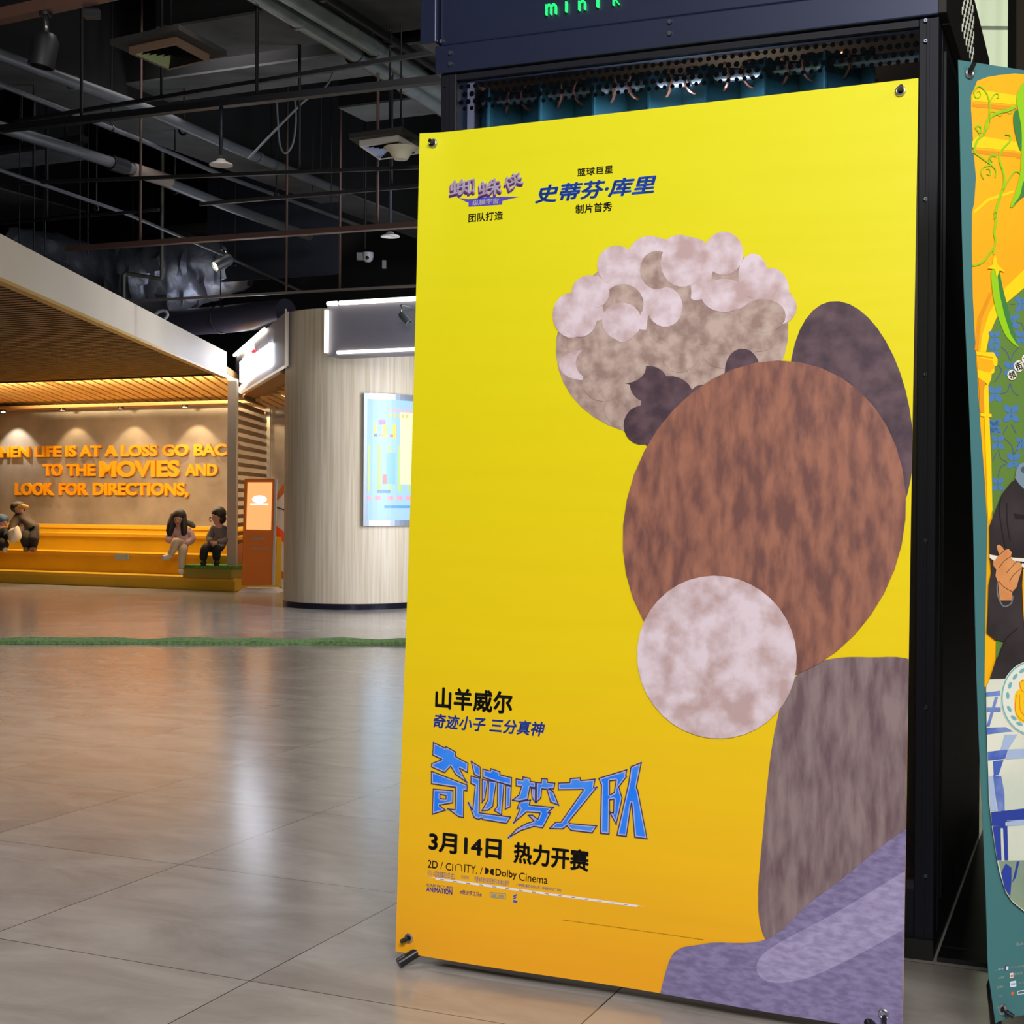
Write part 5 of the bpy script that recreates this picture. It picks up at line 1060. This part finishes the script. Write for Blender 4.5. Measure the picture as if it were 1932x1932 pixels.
def face(par, head, look, r, mS):
    """eyes, nose, mouth and ears on a head at 'head' of radius r that looks along 'look'"""
    f = Vector(look).normalized(); sd = f.cross(EZ).normalized(); up = sd.cross(f)
    for s in (-1, 1):
        MB().ball(head + f * r * .9 + sd * s * r * .36 + up * r * .05, r * .11, 8, 6).build('eye', mat('eye_dark', (20, 16, 14), .3), par)
        MB().ball(head + sd * s * r * .92 - f * r * .05, r * .2, 8, 6, sc=(.6, .6, 1.2)).build('ear', mS, par)
    MB().ball(head + f * r * 1.02 - up * r * .18, r * .14, 8, 6).build('nose', mS, par)
    MB().ball(head + f * r * .90 - up * r * .5, r * .2, 10, 6, sc=(1.2, .6, .35)).build('mouth', mat('lips', (150, 80, 72), .5), par)
def hand(par, wrist, d, side, r, mS):
    """a palm with four bent fingers and a thumb, pointing along d"""
    d = Vector(d).normalized(); sd = Vector(side).normalized(); nn = d.cross(sd)
    mb = MB(); mb.tube([wrist, wrist + d * r * .8, wrist + d * r * 1.9], [r * .62, r * .85, r * .7], 10)
    for i, l in enumerate((.9, 1.1, 1.05, .8)):
        b = wrist + d * r * 1.7 + sd * r * (i - 1.5) * .38; mb.tube([b, b + d * r * l * .6 + nn * r * .1, b + d * r * l + nn * r * .45], [r * .2, r * .19, r * .14], 7)
    b = wrist + d * r * .7 + sd * r * .7; mb.tube([b, b + d * r * .5 + sd * r * .5, b + d * r * 1.1 + sd * r * .55], [r * .24, r * .22, r * .16], 7)
    return mb.build('hand', mS, par)
# woman in a pink jacket, legs crossed
y0 = 17.72; j = J(y0)
w = thing('person', j(1590, 1290), 'seated person with long dark hair, pink jacket and cream trousers, legs crossed', 'person', 'people on the yellow steps')
hd_ = j(1552, 822, -.02)
skin_body('body', [
    [('pel', j(1600, 1065), .085, 't'), ('bel', j(1588, 1010), .082, 'j'), ('chs', j(1568, 945), .085, 'j'), ('nk', j(1556, 890), .036, 's'), ('hd0', j(1552, 855, -.02), .062, 's'), ('hd', j(1552, 815, -.02), .075, 's'), ('hd2', j(1552, 785, -.01), .058, 's')],
    [('chs',), ('shr', j(1640, 925), .058, 'j'), ('elr', j(1672, 1010, -.04), .056, 'j'), ('wrr', j(1600, 1045, -.15), .036, 'j')],
    [('chs',), ('shl', j(1492, 930), .056, 'j'), ('ell', j(1458, 1015, -.05), .052, 'j'), ('wrl', j(1525, 1010, -.16), .036, 'j')],
    [('pel',), ('kn1', j(1530, 1005, -.20), .062, 't'), ('sh1', j(1505, 1090, -.22), .050, 't'), ('an1', j(1470, 1145, -.22), .038, 't')],
    [('pel',), ('kn2', j(1590, 1085, -.20), .062, 't'), ('sh2', j(1575, 1190, -.20), .050, 't'), ('an2', j(1573, 1262, -.20), .040, 't')],
], w, {'s': M_sk, 'j': M_pink, 't': M_crm}, 'pel')
MB().tube([j(1475, 1140, -.22), j(1448, 1158, -.25), j(1412, 1160, -.30)], [.034, .04, .026], 10).build('shoe', M_shoe, w)
MB().tube([j(1573, 1272, -.18), j(1573, 1282, -.24), j(1570, 1287, -.31)], [.034, .036, .026], 10).build('shoe', M_shoe, w)
hr = MB(); hr.ball(hd_ + Vector((0.0, .025, .03)), .09, 16, 12, sc=(1, .95, 1.05))
hr.tube([j(1515, 790, .02), j(1494, 860, -.02), j(1474, 930, -.05), j(1470, 975, -.07)], [.05, .058, .05, .02], 10); hr.tube([j(1590, 800, .0), j(1596, 880, -.05), j(1598, 950, -.06), j(1585, 970, -.07)], [.042, .042, .04, .02], 10); hr.tube([j(1550, 790, .05), j(1540, 880, .05), j(1530, 950, .04)], [.06, .08, .05], 10)
hr.build('hair', M_hair, w); face(w, hd_ + Vector((.0, -.012, -.01)), (.12, -1, -.1), .078, M_sk)
hand(w, j(1600, 1045, -.15), (-1, -.3, -.1), (0, -.3, 1), .026, M_sk); hand(w, j(1525, 1010, -.16), (1, -.3, -.1), (0, -.3, 1), .026, M_sk)
MB().tube([j(1615, 850, .06), j(1660, 870, .05), j(1690, 895, .04)], [.03, .04, .022], 8).build('hood', mat('hood_grey', (84, 76, 60), .9), w)
# boy in grey sweater, looking away to the left
y0 = 17.66; j = J(y0)
b = thing('person', j(1800, 1215), 'seated person with short black hair, grey sweater and black trousers, beside the beige post', 'person', 'people on the yellow steps')
hd_ = j(1884, 800)
skin_body('body', [
    [('pel', j(1925, 1065), .09, 't'), ('bel', j(1920, 1010), .088, 'j'), ('chs', j(1905, 930), .088, 'j'), ('nk', j(1892, 872), .038, 's'), ('hd0', j(1880, 832, -.01), .06, 's'), ('hd', j(1884, 800), .078, 's'), ('hd2', j(1886, 770), .06, 's')],
    [('chs',), ('shl', j(1850, 915, -.02), .056, 'j'), ('ell', j(1815, 1000, -.06), .05, 'j'), ('wrl', j(1835, 1025, -.16), .036, 'j')],
    [('chs',), ('shr', j(1955, 925, .02), .056, 'j'), ('elr', j(1965, 1010, -.05), .05, 'j'), ('wrr', j(1885, 1030, -.17), .036, 'j')],
    [('pel',), ('kn1', j(1775, 1070, -.16), .068, 't'), ('sh1', j(1765, 1140, -.14), .056, 't'), ('an1', j(1765, 1195, -.14), .046, 't')],
    [('pel',), ('kn2', j(1880, 1075, -.18), .068, 't'), ('sh2', j(1878, 1140, -.15), .056, 't'), ('an2', j(1880, 1195, -.15), .046, 't')],
], b, {'s': M_sk, 'j': M_gry, 't': M_trs}, 'pel')
hr = MB(); hr.ball(hd_ + Vector((.02, .02, .035)), .092, 16, 12, sc=(1, 1, .95)); hr.ball(hd_ + Vector((.04, .025, -.03)), .07, 12, 10); hr.build('hair', M_hairb, b)
face(b, hd_ + Vector((-.012, -.012, -.015)), (-1, -.45, -.1), .078, M_sk)
hand(b, j(1835, 1025, -.16), (.6, -.5, -.5), (0, -.3, 1), .026, M_sk); hand(b, j(1885, 1030, -.17), (-.8, -.3, -.4), (0, -.3, 1), .026, M_sk)
for x in (1765, 1880): MB().tube([j(x + 4, 1203, -.12), j(x - 2, 1210, -.19), j(x - 8, 1212, -.26)], [.036, .036, .026], 10).build('shoe', M_trs, b)
# crouching figure on the left
y0 = 18.75; j = J(y0)
c = thing('person', j(250, 1085), 'crouching person in a brown padded coat bending forward at the left of the steps', 'person', 'people on the yellow steps')
skin_body('body', [
    [('pel', j(300, 965), .13, 'c'), ('bel', j(262, 915), .15, 'c'), ('chs', j(200, 835), .12, 'c'), ('nk', j(165, 778), .045, 'c'), ('hd', j(165, 735, -.04), .075, 's'), ('hd2', j(185, 725, -.07), .06, 's')],
    [('chs',), ('shl', j(140, 825, -.05), .068, 'c'), ('ell', j(112, 880, -.12), .06, 'c'), ('wrl', j(100, 935, -.2), .042, 'c')],
    [('chs',), ('shr', j(215, 820, .05), .065, 'c'), ('elr', j(190, 900, -.08), .058, 'c'), ('wrr', j(170, 950, -.2), .042, 'c')],
    [('pel',), ('kn1', j(205, 985, -.2), .08, 't'), ('an1', j(235, 1075, -.06), .05, 't')],
    [('pel',), ('kn2', j(290, 1000, -.16), .08, 't'), ('an2', j(290, 1075, -.04), .05, 't')],
], c, {'s': M_sk, 'c': M_brnc, 't': M_trs}, 'pel')
MB().ball(j(160, 722, .0), .095, 16, 12, sc=(1.1, 1, .85)).build('hair', M_hair, c)
MB().tube([j(140, 735, -.08), j(195, 712, -.10), j(245, 722, -.07)], [.02, .034, .022], 8).build('tan_cap_band', mat('cap_tan', (202, 148, 66), .7), c)
face(c, j(178, 738, -.06), (.55, -.8, -.4), .07, M_sk)
hand(c, j(100, 935, -.2), (-.3, -.3, -1), (1, 0, 0), .028, M_sk); hand(c, j(170, 950, -.2), (-.4, -.3, -1), (1, 0, 0), .028, M_sk)
for x in (235, 290): MB().tube([j(x + 5, 1082, -.02), j(x - 6, 1088, -.1), j(x - 14, 1090, -.18)], [.04, .042, .03], 10).build('shoe', mat('shoe_brown', (110, 74, 52), .6), c)
# child at the left edge, cut by the frame
y0 = 18.6; j = J(y0)
d_ = thing('person', j(10, 1095), 'small person in a blue cap and dark coat at the left edge', 'person', 'people on the yellow steps')
skin_body('body', [
    [('pel', j(-10, 1040), .10, 'c'), ('bel', j(0, 985), .105, 'c'), ('chs', j(5, 930), .10, 'c'), ('nk', j(15, 890), .04, 's'), ('hd', j(22, 850), .078, 's'), ('hd2', j(20, 825), .062, 's')],
    [('chs',), ('shr', j(45, 935, -.03), .058, 'c'), ('elr', j(60, 985, -.1), .052, 'c'), ('wrr', j(72, 960, -.2), .034, 'c')],
    [('chs',), ('shl', j(-50, 935), .058, 'c'), ('ell', j(-70, 1000, -.06), .05, 'c'), ('wrl', j(-30, 1020, -.18), .034, 'c')],
    [('pel',), ('kn1', j(40, 1040, -.2), .07, 't'), ('an1', j(45, 1085, -.2), .05, 't')],
    [('pel',), ('kn2', j(-30, 1050, -.2), .07, 't'), ('an2', j(-30, 1090, -.2), .05, 't')],
], d_, {'s': M_sk, 'c': M_nav, 't': M_trs}, 'pel')
MB().ball(j(12, 826, .01), .092, 16, 12, sc=(1, 1, .75)).build('blue_cap', mat('cap_blue', (52, 78, 106), .7), d_)
face(d_, j(26, 855, -.02), (.8, -.6, 0), .074, M_sk)
hand(d_, j(72, 960, -.2), (.9, -.2, .1), (0, -.2, 1), .024, M_sk)
for x in (45, -30): MB().tube([j(x, 1092, -.16), j(x, 1094, -.24), j(x + 3, 1095, -.32)], [.034, .034, .026], 10).build('shoe', mat('shoe_pale', (170, 160, 150), .6), d_)
# white carrier bag between the two
bg = MB(); pl = [(65, 935), (100, 905), (135, 895), (152, 880), (168, 905), (178, 940), (186, 975), (172, 1010), (130, 1030), (96, 1036), (80, 1000)]
lp_ = spline(pl, 3); A_ = [Yp(*px5(*p), 18.40) for p in lp_]; cen = sum(A_, Vector()) / len(A_)
rings = [(0.0, 1.0), (-.06, .82), (-.085, .4)]; n = len(A_); allv = []
for s in (1, -1):
    for dy, k_ in rings: allv += [cen + (p - cen) * k_ + Vector((0, dy * s, 0)) for p in A_]
fs = []
for s in (0, 1):
    o_ = s * 3 * n
    for r in range(2):
        for i in range(n): fs.append((o_ + r * n + i, o_ + r * n + (i + 1) % n, o_ + (r + 1) * n + (i + 1) % n, o_ + (r + 1) * n + i))
    fs.append(tuple(o_ + 2 * n + i for i in range(n)))
bg.add(allv, fs, 0, True)
o = bg.build('carrier_bag', mat('bag_white', (222, 204, 172), .6, noise=.1, nscale=14)); tag(o, 'crumpled white carrier bag held between the two people at the left', 'bag')
